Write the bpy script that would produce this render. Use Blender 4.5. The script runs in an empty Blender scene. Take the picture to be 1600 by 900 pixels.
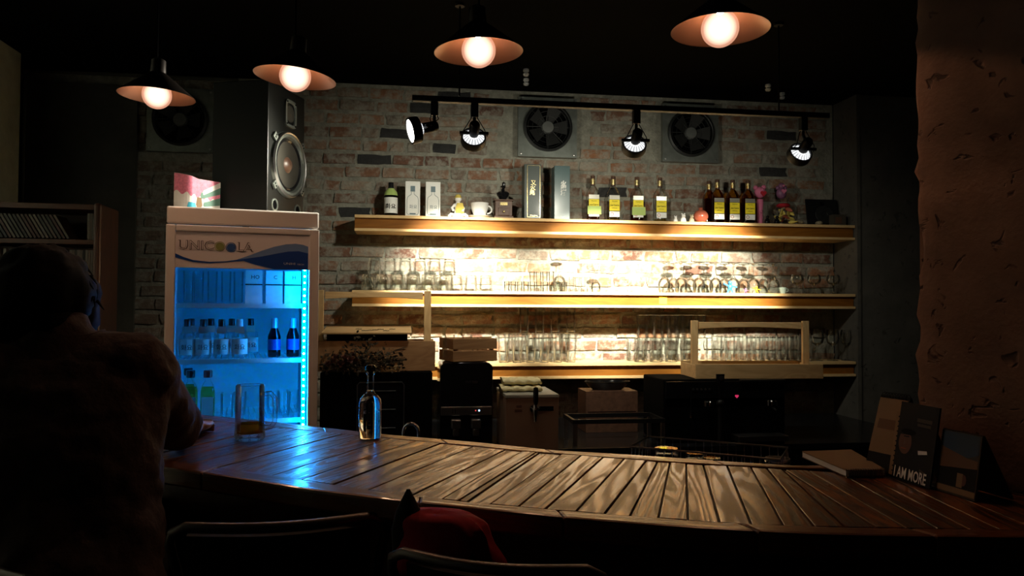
import bpy, math, random
from mathutils import Vector as V, Matrix, Quaternion, noise as mnoise
random.seed(11)
PI = math.pi
SC = bpy.context.scene
COL = SC.collection

# ------------------------------------------------------------------ camera
EYE = V((0, 0, 1.36))
_psi, _pit, _rho, FPX = math.radians(8.1), math.atan(31 / 1200), 0.005, 1200.0
CF = V((math.sin(_psi) * math.cos(_pit), math.cos(_psi) * math.cos(_pit), math.sin(_pit)))
_r0 = V((math.cos(_psi), -math.sin(_psi), 0)); _u0 = _r0.cross(CF)
CR = _r0 * math.cos(_rho) + _u0 * math.sin(_rho); CU = CR.cross(CF)
cd = bpy.data.cameras.new('camera'); cam = bpy.data.objects.new('camera', cd); COL.objects.link(cam)
cd.sensor_width = 36; cd.lens = 36 * FPX / 1600; cd.clip_start = 0.05; cd.clip_end = 60
M3 = Matrix((CR, CU, -CF)).transposed()
cam.matrix_world = Matrix.Translation(EYE) @ M3.to_4x4()
SC.camera = cam

# ------------------------------------------------------------------ world, exposure, light levels
w = bpy.data.worlds.new('world'); SC.world = w; w.use_nodes = True
w.node_tree.nodes['Background'].inputs[0].default_value = (0.55, 0.6, 0.75, 1)
w.node_tree.nodes['Background'].inputs[1].default_value = 0.0006
vs = SC.view_settings
vs.view_transform = 'Standard'; vs.look = 'None'; vs.gamma = 1.0; vs.exposure = 0.0; vs.use_curve_mapping = False
SPOT_W = {'wall': 800.0, 'left': 95.0, 'spill': 30.0}
SPOT_COL = (1.0, 0.95, 0.77)
PEND_W = 8.0
PEND_COL = (1.0, 0.56, 0.33)
LED_E = 85.0
cy = SC.cycles
cy.use_denoising = True
cy.max_bounces = 10; cy.diffuse_bounces = 4; cy.glossy_bounces = 5; cy.transmission_bounces = 10
cy.transparent_max_bounces = 40
cy.sample_clamp_indirect = 4.0
cy.caustics_reflective = False; cy.caustics_refractive = False

# ------------------------------------------------------------------ pixel helpers (a pixel of the photograph to a point at a given distance)
def ray(x, y): return CF + CR * ((x - 800) / FPX) - CU * ((y - 450) / FPX)
def aY(x, y, Y):
    r = ray(x, y); return EYE + r * (Y / r.y)
def aZ(x, y, Z):
    r = ray(x, y); return EYE + r * ((Z - EYE.z) / r.z)
def aD(x, y, d): return EYE + ray(x, y) * d
def depth(p): return (V(p) - EYE).dot(CF)
def proj(p):
    v = V(p) - EYE; d = v.dot(CF)
    return 800 + FPX * v.dot(CR) / d, 450 - FPX * v.dot(CU) / d
def sx(px, Y=4.70, py=400): return aY(px, py, Y).x
def mpp(px, Y=4.70): return depth(aY(px, 400, Y)) / FPX

# ------------------------------------------------------------------ mesh builder
class MB:
    def __init__(s): s.v = []; s.f = []
    def add(s, vs_, fs):
        n = len(s.v); s.v += [tuple(p) for p in vs_]; s.f += [tuple(i + n for i in f) for f in fs]; return s
    def box(s, c, d, rz=0, M=None):
        x, y, z = d[0] / 2, d[1] / 2, d[2] / 2
        P = [V((i * x, j * y, k * z)) for k in (-1, 1) for j in (-1, 1) for i in (-1, 1)]
        R = (M if M else Matrix.Rotation(rz, 3, 'Z'))
        P = [R @ p + V(c) for p in P]
        return s.add(P, [(0, 2, 3, 1), (4, 5, 7, 6), (0, 1, 5, 4), (2, 6, 7, 3), (0, 4, 6, 2), (1, 3, 7, 5)])
    def prism(s, poly, z0, z1):
        n = len(poly)
        a = sum(poly[i][0] * poly[(i + 1) % n][1] - poly[(i + 1) % n][0] * poly[i][1] for i in range(n))
        if a < 0: poly = poly[::-1]
        vs_ = [(p[0], p[1], z0) for p in poly] + [(p[0], p[1], z1) for p in poly]
        fs = [tuple(range(n - 1, -1, -1)), tuple(range(n, 2 * n))] + [(i, (i + 1) % n, (i + 1) % n + n, i + n) for i in range(n)]
        return s.add(vs_, fs)
    def lathe(s, prof, n=24, c=(0, 0, 0), cap0=False, cap1=False, M=None, sy=1.0):
        vs_ = []; fs = []
        for r, z in prof:
            for k in range(n):
                a = 2 * PI * k / n; vs_.append(V((r * math.cos(a), r * math.sin(a) * sy, z)))
        for j in range(len(prof) - 1):
            for k in range(n):
                a, b = j * n + k, j * n + (k + 1) % n; fs.append((a, b, b + n, a + n))
        if cap0: fs.append(tuple(range(n - 1, -1, -1)))
        if cap1: fs.append(tuple(range((len(prof) - 1) * n, len(prof) * n)))
        if M is not None: vs_ = [M @ p for p in vs_]
        return s.add([p + V(c) for p in vs_], fs)
    def cyl(s, c, r, h, n=20, M=None):
        return s.lathe([(r, -h / 2), (r, h / 2)], n, c, True, True, M)
    def tube(s, pts, r, n=8, closed=False):
        pts = [V(p) for p in pts]; m = len(pts); rr = r if isinstance(r, (list, tuple)) else [r] * m
        vs_ = []; fs = []; up = None
        for i, p in enumerate(pts):
            t = (pts[(i + 1) % m] - pts[i - 1]) if closed else (pts[min(i + 1, m - 1)] - pts[max(i - 1, 0)])
            t = t.normalized() if t.length > 1e-9 else V((0, 0, 1))
            if up is None:
                up = V((0, 0, 1)) if abs(t.z) < .9 else V((1, 0, 0))
            up = (up - t * up.dot(t))
            up = up.normalized() if up.length > 1e-6 else t.orthogonal().normalized()
            b = t.cross(up)
            for k in range(n):
                a = 2 * PI * k / n; vs_.append(p + (up * math.cos(a) + b * math.sin(a)) * rr[i])
        for i in range(m if closed else m - 1):
            j = (i + 1) % m
            for k in range(n): fs.append((i * n + k, i * n + (k + 1) % n, j * n + (k + 1) % n, j * n + k))
        if not closed: fs += [tuple(range(n - 1, -1, -1)), tuple(range((m - 1) * n, m * n))]
        return s.add(vs_, fs)
    def ball(s, c, r, nu=16, nv=10, sc=(1, 1, 1), M=None):
        prof = [(max(1e-4, r * math.sin(PI * j / nv)), -r * math.cos(PI * j / nv)) for j in range(nv + 1)]
        D = Matrix.Diagonal(V(sc)); D = (M @ D) if M is not None else D
        return s.lathe(prof, nu, c, True, True, D)
    def loft(s, rings, n=24, p=4.0, c=(0, 0, 0), cap=True):
        """rings: (a, b, z) superellipse half-sizes"""
        vs_ = []; fs = []
        for a, b, z in rings:
            for k in range(n):
                t = 2 * PI * k / n; ct, st = math.cos(t), math.sin(t)
                vs_.append(V(c) + V((a * math.copysign(abs(ct) ** (2 / p), ct), b * math.copysign(abs(st) ** (2 / p), st), z)))
        for j in range(len(rings) - 1):
            for k in range(n):
                q, e = j * n + k, j * n + (k + 1) % n; fs.append((q, e, e + n, q + n))
        if cap: fs += [tuple(range(n - 1, -1, -1)), tuple(range((len(rings) - 1) * n, len(rings) * n))]
        return s.add(vs_, fs)
    def xf(s, M):
        s.v = [tuple(M @ V(p)) for p in s.v]; return s
    def mesh(s, name, smooth=None):
        me = bpy.data.meshes.new(name); me.from_pydata(s.v, [], s.f); me.update()
        if smooth:
            me.polygons.foreach_set('use_smooth', [True] * len(me.polygons)); me.set_sharp_from_angle(angle=smooth)
        return me
SM = 0.7
def link(name, me, m=None, parent=None, loc=None, rot=None):
    if m is not None and not me.materials: me.materials.append(m)
    o = bpy.data.objects.new(name, me); COL.objects.link(o)
    if parent is not None: o.parent = parent
    if loc is not None: o.location = loc
    if rot is not None: o.rotation_euler = rot
    return o
def part(name, mb, m, parent=None, smooth=None, bev=0, loc=None, rot=None):
    o = link(name, mb.mesh(name, smooth), m, parent, loc, rot)
    if bev:
        b = o.modifiers.new('bevel', 'BEVEL'); b.width = bev; b.segments = 2; b.limit_method = 'ANGLE'; b.angle_limit = .6
    return o
def tag(o, label, cat, group=None):
    o['label'] = label; o['category'] = cat
    if group: o['group'] = group
    return o
def thing(name, loc, label, cat, rz=0, group=None):
    o = bpy.data.objects.new(name, None); COL.objects.link(o); o.empty_display_size = .05
    o.location = loc; o.rotation_euler = (0, 0, rz)
    return tag(o, label, cat, group)
def struct(o): o['kind'] = 'structure'; return o
ORD = ['first', 'second', 'third', 'fourth', 'fifth', 'sixth', 'seventh', 'eighth', 'ninth', 'tenth', 'eleventh', 'twelfth', 'thirteenth',
       'fourteenth', 'fifteenth', 'sixteenth', 'seventeenth', 'eighteenth', 'nineteenth', 'twentieth', 'twenty-first', 'twenty-second',
       'twenty-third', 'twenty-fourth', 'twenty-fifth', 'twenty-sixth', 'twenty-seventh', 'twenty-eighth', 'twenty-ninth', 'thirtieth']

# ------------------------------------------------------------------ materials
def newmat(name):
    m = bpy.data.materials.new(name); m.use_nodes = True; nt = m.node_tree; nt.nodes.clear()
    out = nt.nodes.new('ShaderNodeOutputMaterial'); return m, nt, out
def N(nt, t, **kw):
    n = nt.nodes.new(t)
    for k, v in kw.items():
        if k.startswith('i_'):
            n.inputs[k[2:].replace('_', ' ')].default_value = v
        else: setattr(n, k, v)
    return n
def c4(c): return (c[0], c[1], c[2], 1)
def pb(name, col, rough=.5, metal=0, var=0, vscale=8, bump=0, bscale=40, coat=0, coatr=.1, emit=None, estr=0, spec=.5, trans=0, ior=1.45, sheen=0):
    m, nt, out = newmat(name); b = N(nt, 'ShaderNodeBsdfPrincipled'); L = nt.links.new
    b.inputs['Base Color'].default_value = c4(col); b.inputs['Roughness'].default_value = rough; b.inputs['Metallic'].default_value = metal
    b.inputs['Specular IOR Level'].default_value = spec; b.inputs['Coat Weight'].default_value = coat; b.inputs['Coat Roughness'].default_value = coatr
    b.inputs['Transmission Weight'].default_value = trans; b.inputs['IOR'].default_value = ior; b.inputs['Sheen Weight'].default_value = sheen
    if emit: b.inputs['Emission Color'].default_value = c4(emit); b.inputs['Emission Strength'].default_value = estr
    if var or bump:
        tc = N(nt, 'ShaderNodeNewGeometry')
        if var:
            n = N(nt, 'ShaderNodeTexNoise', i_Scale=vscale, i_Detail=6.0, i_Roughness=.6); L(tc.outputs['Position'], n.inputs['Vector'])
            r = N(nt, 'ShaderNodeValToRGB'); L(n.outputs['Fac'], r.inputs[0])
            r.color_ramp.elements[0].position = .3; r.color_ramp.elements[1].position = .7
            r.color_ramp.elements[0].color = c4([x * (1 - var) for x in col]); r.color_ramp.elements[1].color = c4([min(1, x * (1 + var)) for x in col])
            L(r.outputs[0], b.inputs['Base Color'])
        if bump:
            n2 = N(nt, 'ShaderNodeTexNoise', i_Scale=bscale, i_Detail=5.0); L(tc.outputs['Position'], n2.inputs['Vector'])
            bp = N(nt, 'ShaderNodeBump', i_Strength=bump, i_Distance=.01); L(n2.outputs['Fac'], bp.inputs['Height']); L(bp.outputs[0], b.inputs['Normal'])
    L(b.outputs[0], out.inputs[0]); return m
def emit(name, col, s):
    m, nt, out = newmat(name); e = N(nt, 'ShaderNodeEmission'); e.inputs[0].default_value = c4(col); e.inputs[1].default_value = s
    nt.links.new(e.outputs[0], out.inputs[0]); return m
def wood(name, dark, light, rough=.45, axis='X', scale=1.0, coat=0, coatr=.15, bump=.15, figure=.5, tint=.25, cbump=None, rp=(.2, .75)):
    m, nt, out = newmat(name); L = nt.links.new; b = N(nt, 'ShaderNodeBsdfPrincipled')
    tc = N(nt, 'ShaderNodeTexCoord'); oi = N(nt, 'ShaderNodeObjectInfo')
    mul = N(nt, 'ShaderNodeMath', operation='MULTIPLY'); mul.inputs[1].default_value = 37.0; L(oi.outputs['Random'], mul.inputs[0])
    ad = N(nt, 'ShaderNodeVectorMath', operation='ADD'); L(tc.outputs['Object'], ad.inputs[0]); L(mul.outputs[0], ad.inputs[1])
    mp = N(nt, 'ShaderNodeMapping'); L(ad.outputs[0], mp.inputs[0])
    lo, hi = 1.6 * scale, 22 * scale
    mp.inputs['Scale'].default_value = {'X': (lo, hi, hi), 'Y': (hi, lo, hi), 'Z': (hi, hi, lo)}[axis]
    n1 = N(nt, 'ShaderNodeTexNoise', i_Scale=1.0, i_Detail=7.0, i_Roughness=.62, i_Distortion=.8); L(mp.outputs[0], n1.inputs['Vector'])
    mp2 = N(nt, 'ShaderNodeMapping'); L(ad.outputs[0], mp2.inputs[0])
    lo, hi = (1.5 * scale, 7 * scale) if cbump is None else (.75 * scale, 8.5 * scale)
    mp2.inputs['Scale'].default_value = {'X': (lo, hi, hi), 'Y': (hi, lo, hi), 'Z': (hi, hi, lo)}[axis]
    n2 = N(nt, 'ShaderNodeTexNoise', i_Scale=1.0, i_Detail=2.0, i_Distortion=.5); L(mp2.outputs[0], n2.inputs['Vector'])
    m1 = N(nt, 'ShaderNodeMath', operation='MULTIPLY'); m1.inputs[1].default_value = 11.0; L(n2.outputs['Fac'], m1.inputs[0])
    fr = N(nt, 'ShaderNodeMath', operation='PINGPONG'); fr.inputs[1].default_value = .5; L(m1.outputs[0], fr.inputs[0])
    mixf = N(nt, 'ShaderNodeMix', data_type='FLOAT'); mixf.inputs['Factor'].default_value = figure
    L(n1.outputs['Fac'], mixf.inputs['A']); L(fr.outputs[0], mixf.inputs['B'])
    mixf2 = N(nt, 'ShaderNodeMath', operation='MULTIPLY'); mixf2.inputs[1].default_value = 1.25; L(mixf.outputs[0], mixf2.inputs[0])
    r = N(nt, 'ShaderNodeValToRGB'); L(mixf2.outputs[0], r.inputs[0])
    r.color_ramp.elements[0].position = rp[0]; r.color_ramp.elements[1].position = rp[1]
    r.color_ramp.elements[0].color = c4(dark); r.color_ramp.elements[1].color = c4(light)
    hs = N(nt, 'ShaderNodeHueSaturation'); L(r.outputs[0], hs.inputs['Color'])
    mr = N(nt, 'ShaderNodeMapRange'); mr.inputs['To Min'].default_value = 1 - tint; mr.inputs['To Max'].default_value = 1 + tint
    L(oi.outputs['Random'], mr.inputs['Value']); L(mr.outputs[0], hs.inputs['Value'])
    L(hs.outputs[0], b.inputs['Base Color']); b.inputs['Roughness'].default_value = rough; b.inputs['Specular IOR Level'].default_value = .5 if coat else .15
    b.inputs['Coat Weight'].default_value = coat; b.inputs['Coat Roughness'].default_value = coatr
    bp = N(nt, 'ShaderNodeBump', i_Strength=bump, i_Distance=.004); L(mixf.outputs[0], bp.inputs['Height'])
    L(bp.outputs[0], b.inputs['Normal'])
    if cbump is not None: b.inputs['Coat Tint'].default_value = (1.0, .80, .56, 1)
    if cbump is None: L(bp.outputs[0], b.inputs['Coat Normal'])
    else:
        bc = N(nt, 'ShaderNodeBump', i_Strength=cbump, i_Distance=.002); L(n1.outputs['Fac'], bc.inputs['Height']); L(bc.outputs[0], b.inputs['Coat Normal'])
        cr_ = N(nt, 'ShaderNodeMapRange'); cr_.inputs['From Min'].default_value = .35; cr_.inputs['From Max'].default_value = .62; cr_.inputs['To Min'].default_value = .42; cr_.inputs['To Max'].default_value = coatr * .6
        L(mixf2.outputs[0], cr_.inputs['Value']); L(cr_.outputs[0], b.inputs['Coat Roughness'])
    L(b.outputs[0], out.inputs[0]); return m
def thin_glass(name, tint=(.97, .98, .97), edge=(.35, .4, .38), gl=.9, rough=.03, fk=1.0):
    """clear drinking glass: see-through in the middle, darker towards its rims, with a mirror sheen"""
    m, nt, out = newmat(name); L = nt.links.new
    lw = N(nt, 'ShaderNodeLayerWeight'); lw.inputs['Blend'].default_value = .35
    pw = N(nt, 'ShaderNodeMath', operation='POWER'); pw.inputs[1].default_value = 2.2; L(lw.outputs['Facing'], pw.inputs[0])
    mc = N(nt, 'ShaderNodeMix', data_type='RGBA'); mc.inputs['A'].default_value = c4(tint); mc.inputs['B'].default_value = c4(edge)
    L(pw.outputs[0], mc.inputs['Factor'])
    t = N(nt, 'ShaderNodeBsdfTransparent'); L(mc.outputs['Result'], t.inputs[0])
    g = N(nt, 'ShaderNodeBsdfGlossy'); g.inputs['Roughness'].default_value = rough; g.inputs[0].default_value = (gl, gl, gl, 1)
    fs = N(nt, 'ShaderNodeFresnel'); fs.inputs['IOR'].default_value = 1.45
    fm_ = N(nt, 'ShaderNodeMath', operation='MULTIPLY'); fm_.inputs[1].default_value = fk; L(fs.outputs[0], fm_.inputs[0])
    mx = N(nt, 'ShaderNodeMixShader'); L(fm_.outputs[0], mx.inputs[0]); L(t.outputs[0], mx.inputs[1]); L(g.outputs[0], mx.inputs[2])
    L(mx.outputs[0], out.inputs[0]); return m
def clear_tint(name, col, gl=.08):
    m, nt, out = newmat(name); L = nt.links.new
    t = N(nt, 'ShaderNodeBsdfTransparent'); t.inputs[0].default_value = c4(col)
    d = N(nt, 'ShaderNodeBsdfTranslucent'); d.inputs[0].default_value = c4([x * .9 for x in col])
    mx = N(nt, 'ShaderNodeMixShader'); mx.inputs[0].default_value = gl; L(t.outputs[0], mx.inputs[1]); L(d.outputs[0], mx.inputs[2])
    L(mx.outputs[0], out.inputs[0]); return m
def brickmat(name, dark=False):
    m, nt, out = newmat(name); L = nt.links.new; b = N(nt, 'ShaderNodeBsdfPrincipled'); b.inputs['Roughness'].default_value = .92
    g = N(nt, 'ShaderNodeNewGeometry'); oi = N(nt, 'ShaderNodeObjectInfo')
    r = N(nt, 'ShaderNodeValToRGB'); L(oi.outputs['Random'], r.inputs[0]); cr = r.color_ramp
    if dark: cols = [(0, (.018, .018, .018)), (1, (.03, .029, .028))]
    else: cols = [(0, (.10, .045, .03)), (.2, (.165, .080, .048)), (.4, (.27, .125, .062)), (.55, (.20, .135, .095)), (.7, (.15, .118, .092)), (.85, (.215, .105, .06)), (1, (.27, .2, .145))]
    while len(cr.elements) < len(cols): cr.elements.new(.5)
    for e, (p, c) in zip(cr.elements, cols): e.position = p; e.color = c4(c)
    n = N(nt, 'ShaderNodeTexNoise', i_Scale=17.0, i_Detail=6.0, i_Roughness=.65); L(g.outputs['Position'], n.inputs['Vector'])
    r2 = N(nt, 'ShaderNodeValToRGB'); L(n.outputs['Fac'], r2.inputs[0]); r2.color_ramp.elements[0].position = .43; r2.color_ramp.elements[1].position = .60
    mx = N(nt, 'ShaderNodeMix', data_type='RGBA'); mx.inputs['B'].default_value = (.30, .29, .24, 1) if not dark else (.03, .03, .03, 1)
    ml = N(nt, 'ShaderNodeMath', operation='MULTIPLY'); ml.inputs[1].default_value = .8; L(r2.outputs[0], ml.inputs[0])
    L(ml.outputs[0], mx.inputs['Factor']); L(r.outputs[0], mx.inputs['A'])
    n3 = N(nt, 'ShaderNodeTexNoise', i_Scale=60.0, i_Detail=6.0); L(g.outputs['Position'], n3.inputs['Vector'])
    mr = N(nt, 'ShaderNodeMapRange'); mr.inputs['To Min'].default_value = .65; mr.inputs['To Max'].default_value = 1.3; L(n3.outputs['Fac'], mr.inputs['Value'])
    hs = N(nt, 'ShaderNodeHueSaturation'); L(mx.outputs['Result'], hs.inputs['Color']); L(mr.outputs[0], hs.inputs['Value'])
    L(hs.outputs[0], b.inputs['Base Color'])
    bp = N(nt, 'ShaderNodeBump', i_Strength=.7, i_Distance=.008); L(n3.outputs['Fac'], bp.inputs['Height']); L(bp.outputs[0], b.inputs['Normal'])
    L(b.outputs[0], out.inputs[0]); return m
def concrete(name, col, var=.35, pits=.5):
    m, nt, out = newmat(name); L = nt.links.new; b = N(nt, 'ShaderNodeBsdfPrincipled'); b.inputs['Roughness'].default_value = .9
    g = N(nt, 'ShaderNodeNewGeometry')
    n = N(nt, 'ShaderNodeTexNoise', i_Scale=5.0, i_Detail=9.0, i_Roughness=.62); L(g.outputs['Position'], n.inputs['Vector'])
    r = N(nt, 'ShaderNodeValToRGB'); L(n.outputs['Fac'], r.inputs[0]); r.color_ramp.elements[0].position = .32; r.color_ramp.elements[1].position = .68
    r.color_ramp.elements[0].color = c4([x * (1 - var) for x in col]); r.color_ramp.elements[1].color = c4([x * (1 + var) for x in col])
    v = N(nt, 'ShaderNodeTexNoise', i_Scale=24.0, i_Detail=3.0, i_Distortion=.6); L(g.outputs['Position'], v.inputs['Vector'])
    r2 = N(nt, 'ShaderNodeValToRGB'); L(v.outputs['Fac'], r2.inputs[0]); r2.color_ramp.elements[0].position = .30; r2.color_ramp.elements[1].position = .37
    r2.color_ramp.elements[0].color = c4([1 - pits] * 3)
    mu = N(nt, 'ShaderNodeMix', data_type='RGBA', blend_type='MULTIPLY'); mu.inputs['Factor'].default_value = 1; L(r.outputs[0], mu.inputs['A']); L(r2.outputs[0], mu.inputs['B'])
    L(mu.outputs['Result'], b.inputs['Base Color'])
    bp = N(nt, 'ShaderNodeBump', i_Strength=.6, i_Distance=.01); L(r2.outputs[0], bp.inputs['Height'])
    n4 = N(nt, 'ShaderNodeTexNoise', i_Scale=90.0, i_Detail=5.0); L(g.outputs['Position'], n4.inputs['Vector'])
    bp2 = N(nt, 'ShaderNodeBump', i_Strength=.35, i_Distance=.004); L(n4.outputs['Fac'], bp2.inputs['Height']); L(bp.outputs[0], bp2.inputs['Normal'])
    L(bp2.outputs[0], b.inputs['Normal']); L(b.outputs[0], out.inputs[0]); return m

K = {}
K['brick'] = brickmat('brick'); K['brick_dark'] = brickmat('burnt_brick', True)
K['mortar'] = pb('mortar', (.25, .245, .20), .95, var=.3, vscale=25, bump=.7, bscale=70)
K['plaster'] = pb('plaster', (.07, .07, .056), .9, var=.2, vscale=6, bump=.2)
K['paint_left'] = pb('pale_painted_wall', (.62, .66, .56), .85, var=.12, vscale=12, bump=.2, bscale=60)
K['black'] = pb('black_paint', (.0018, .0018, .002), .95, spec=.05)
K['black_metal'] = pb('black_metal', (.006, .006, .0065), .45, spec=.3)
K['black_plastic'] = pb('black_plastic', (.01, .01, .011), .22)
K['black_gloss'] = pb('black_gloss', (.006, .006, .007), .08)
K['floor'] = pb('floor_concrete', (.035, .03, .028), .5, var=.3)
K['pillar'] = concrete('raw_concrete', (.26, .145, .10), .3, .6)
K['conc_dark'] = concrete('dark_concrete', (.085, .078, .066), .25, .4)
K['shelf'] = wood('varnished_pine', (.15, .050, .005), (.26, .100, .012), .6, 'X', 1.0, 0, .2, .05, .35, .05)
K['shelf_edge'] = wood('pine_board', (.55, .34, .14), (.74, .52, .26), .5, 'X', 1.0, 0, .2, .05, .3, .05)
K['pine'] = wood('raw_pine', (.48, .30, .13), (.66, .46, .23), .6, 'X', 1.3, 0, .2, .08, .4, .08)
K['pine_z'] = wood('raw_pine_upright', (.48, .30, .13), (.66, .46, .23), .6, 'Z', 1.3, 0, .2, .08, .4, .08)
K['crate'] = wood('crate_slat_and_shaded_board', (.26, .13, .06), (.42, .24, .11), .6, 'X', 1.5, 0, .2, .1, .4, .12)
K['bookcase'] = wood('reddish_bookcase_wood', (.06, .019, .008), (.11, .036, .015), .4, 'X', 1.0, .2, .2, .05, .4, .05)
K['bookcase_z'] = wood('reddish_bookcase_upright', (.06, .019, .008), (.11, .036, .015), .4, 'Z', 1.0, .2, .2, .05, .4, .05)
K['plank'] = wood('varnished_counter_plank', (.020, .006, .002), (.24, .088, .028), .42, 'X', 1.6, .85, .11, .5, .5, .36, .45, (.36, .62))
K['trim'] = wood('varnished_counter_edge', (.05, .015, .005), (.19, .07, .026), .4, 'X', 1.3, .85, .11, .25, .4, .12, .35, (.3, .66))
K['groove'] = pb('dark_groove', (.012, .006, .004), .6)
K['white_enamel'] = pb('white_enamel', (.80, .76, .73), .28, coat=.5, coatr=.08)
K['white_plain'] = pb('white_plastic', (.75, .76, .76), .45)
K['fridge_in'] = pb('white_liner', (.60, .66, .70), .5)
K['steel'] = pb('brushed_steel', (.42, .41, .40), .3, 1)
K['chrome'] = pb('chrome', (.75, .74, .72), .1, 1)
K['fanplate'] = pb('grey_fan_plate', (.20, .22, .20), .35, .6, var=.2, vscale=20)
K['fandark'] = pb('dark_fan', (.012, .013, .013), .5)
K['fanblade'] = pb('dark_fan_blade', (.009, .0095, .009), .7)
K['fanhub'] = pb('grey_fan_hub', (.10, .105, .10), .5)
K['glass'] = thin_glass('clear_glass', (.985, .99, .985), (.86, .88, .87), fk=.5)
K['pane'] = thin_glass('window_pane', (.96, .97, .98), (.8, .82, .85))
K['solid_glass'] = pb('solid_clear_glass', (1, 1, 1), .0, trans=1, ior=1.42)
K['amber_glass'] = thin_glass('amber_glass', (.80, .50, .14), (.22, .09, .01))
K['dark_glass'] = thin_glass('dark_glass', (.10, .09, .16), (.02, .02, .05))
K['amber'] = clear_tint('amber_liquor', (.52, .20, .025), .25)
K['glass_dark'] = thin_glass('heavy_clear_glass', (.96, .97, .96), (.42, .44, .40), fk=.8)
K['gold_liq'] = clear_tint('pale_gold_liquor', (.85, .72, .30), .2)
K['beer'] = clear_tint('beer', (.72, .34, .06), .35)
K['copper_in'] = pb('copper_shade_inside', (.36, .185, .115), .38, .75)
K['shade_out'] = pb('dark_shade_outside', (.02, .014, .012), .4, .5)
K['cone_paper'] = pb('speaker_cone', (.04, .037, .03), .9, spec=.2)
K['speaker_black'] = pb('speaker_cabinet', (.006, .0065, .006), .4, spec=.3)
K['yellow'] = pb('yellow_label', (.88, .72, .03), .5)
K['paper'] = pb('white_paper', (.80, .80, .76), .6)
K['cream'] = pb('cream_paper', (.24, .155, .085), .8)
K['ink'] = pb('black_ink', (.010, .010, .010), .7, spec=.2)
K['ink_blue'] = pb('grey_blue_ink', (.10, .16, .19), .5)
K['gold'] = pb('gold_foil', (.75, .60, .28), .25, .9)
K['green_paper'] = pb('green_paper', (.42, .55, .16), .6)
K['teal_box'] = pb('teal_carton', (.045, .095, .10), .32, coat=.4, coatr=.2)
K['green_box'] = pb('dark_green_carton', (.04, .055, .05), .4, coat=.3)
K['silver'] = pb('silver_foil', (.8, .78, .68), .3, .8)
K['porcelain'] = pb('porcelain', (.78, .77, .74), .15)
K['cup_green'] = pb('pale_green_porcelain', (.45, .55, .47), .2)
K['brownwood'] = pb('dark_brown_wood', (.09, .045, .028), .4, var=.3, vscale=40)
K['redpot'] = pb('red_brown_pot', (.36, .09, .05), .25)
K['pink'] = pb('pink_plush', (.62, .16, .28), .8)
K['red'] = pb('red_fabric', (.42, .010, .024), .85, var=.2, vscale=30)
K['darkfab'] = pb('black_fabric', (.014, .013, .014), .9)
K['jacket'] = pb('brown_grey_jacket', (.06, .038, .032), .95, var=.18, vscale=22, bump=.3, bscale=60)
K['skin'] = pb('skin', (.34, .18, .12), .55)
K['hair'] = pb('black_hair', (.0025, .002, .002), .8, spec=.1)
K['trouser'] = pb('dark_trousers', (.015, .016, .022), .9)
K['blue_toy'] = pb('blue_plastic', (.03, .25, .65), .4)
K['orange_toy'] = pb('orange_plastic', (.85, .36, .02), .4)
K['purple'] = pb('purple_plastic', (.20, .08, .16), .4)
K['straw'] = pb('yellow_dried_petals', (.62, .48, .10), .8)
K['shell'] = pb('speckled_shell', (.36, .30, .20), .5, var=.5, vscale=120)
K['towel'] = pb('pale_towel', (.75, .66, .38), .95, var=.15, vscale=40, bump=.4)
K['cooler'] = pb('beige_cooler_casing', (.22, .14, .095), .5)
K['cooler_top'] = pb('grey_cooler_lid', (.40, .40, .34), .5)
K['leaf'] = pb('dried_leaf', (.05, .038, .022), .9, var=.3, vscale=60)
K['petal'] = pb('dried_dusky_petal', (.16, .06, .05), .9, var=.3, vscale=60)
K['orange_pad'] = pb('orange_upholstery', (.42, .09, .018), .8)
K['plum'] = pb('grey_brown_card', (.05, .04, .028), .8)
K['sky_print'] = pb('blue_print', (.012, .034, .062), .6)
K['sunset'] = pb('sunset_print', (.12, .052, .018), .6)
K['face_print'] = pb('brown_face_print', (.11, .036, .02), .6)
K['rose'] = pb('rose_print', (.70, .20, .30), .5, var=.25, vscale=90)
K['green_print'] = pb('dark_green_print', (.10, .22, .17), .5)
K['blue_print'] = pb('cyan_print', (.06, .45, .62), .5)
K['hdr_blue'] = pb('deep_blue_print', (.012, .06, .30), .35)
K['hdr_light'] = pb('light_blue_print', (.16, .28, .55), .35)
K['hdr_white'] = pb('white_print', (.78, .75, .78), .35)
K['logo_brown'] = pb('dark_brown_print', (.06, .04, .04), .5)
K['olive'] = pb('olive_print', (.26, .30, .10), .5)
K['navy'] = pb('navy_print', (.03, .10, .32), .5)
K['yellow_note'] = pb('yellow_note_paper', (.90, .75, .02), .6)
K['foil_blue'] = pb('pale_blue_foil', (.25, .45, .65), .3, .4)

_txt = {}
def textmesh(s, size, bold=0.0):
    k = (s, round(size, 5), bold)
    if k not in _txt:
        cu = bpy.data.curves.new('lettering', 'FONT'); cu.body = s; cu.size = size; cu.align_x = 'CENTER'; cu.align_y = 'CENTER'; cu.offset = bold
        cu.resolution_u = 2
        o = bpy.data.objects.new('lettering', cu); COL.objects.link(o)
        dg = bpy.context.evaluated_depsgraph_get(); me = bpy.data.meshes.new_from_object(o.evaluated_get(dg))
        bpy.data.objects.remove(o); _txt[k] = me
    return _txt[k].copy()
def lettering(s, size, m, parent, loc, rot=(PI / 2, 0, 0), bold=0.0, width=None, name='lettering'):
    me = textmesh(s, size, bold)
    if width and len(me.vertices):
        xs = [v.co.x for v in me.vertices]; k = width / (max(xs) - min(xs))
        for v in me.vertices: v.co.x *= k
    return link(name, me, m, parent, loc, rot)

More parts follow.
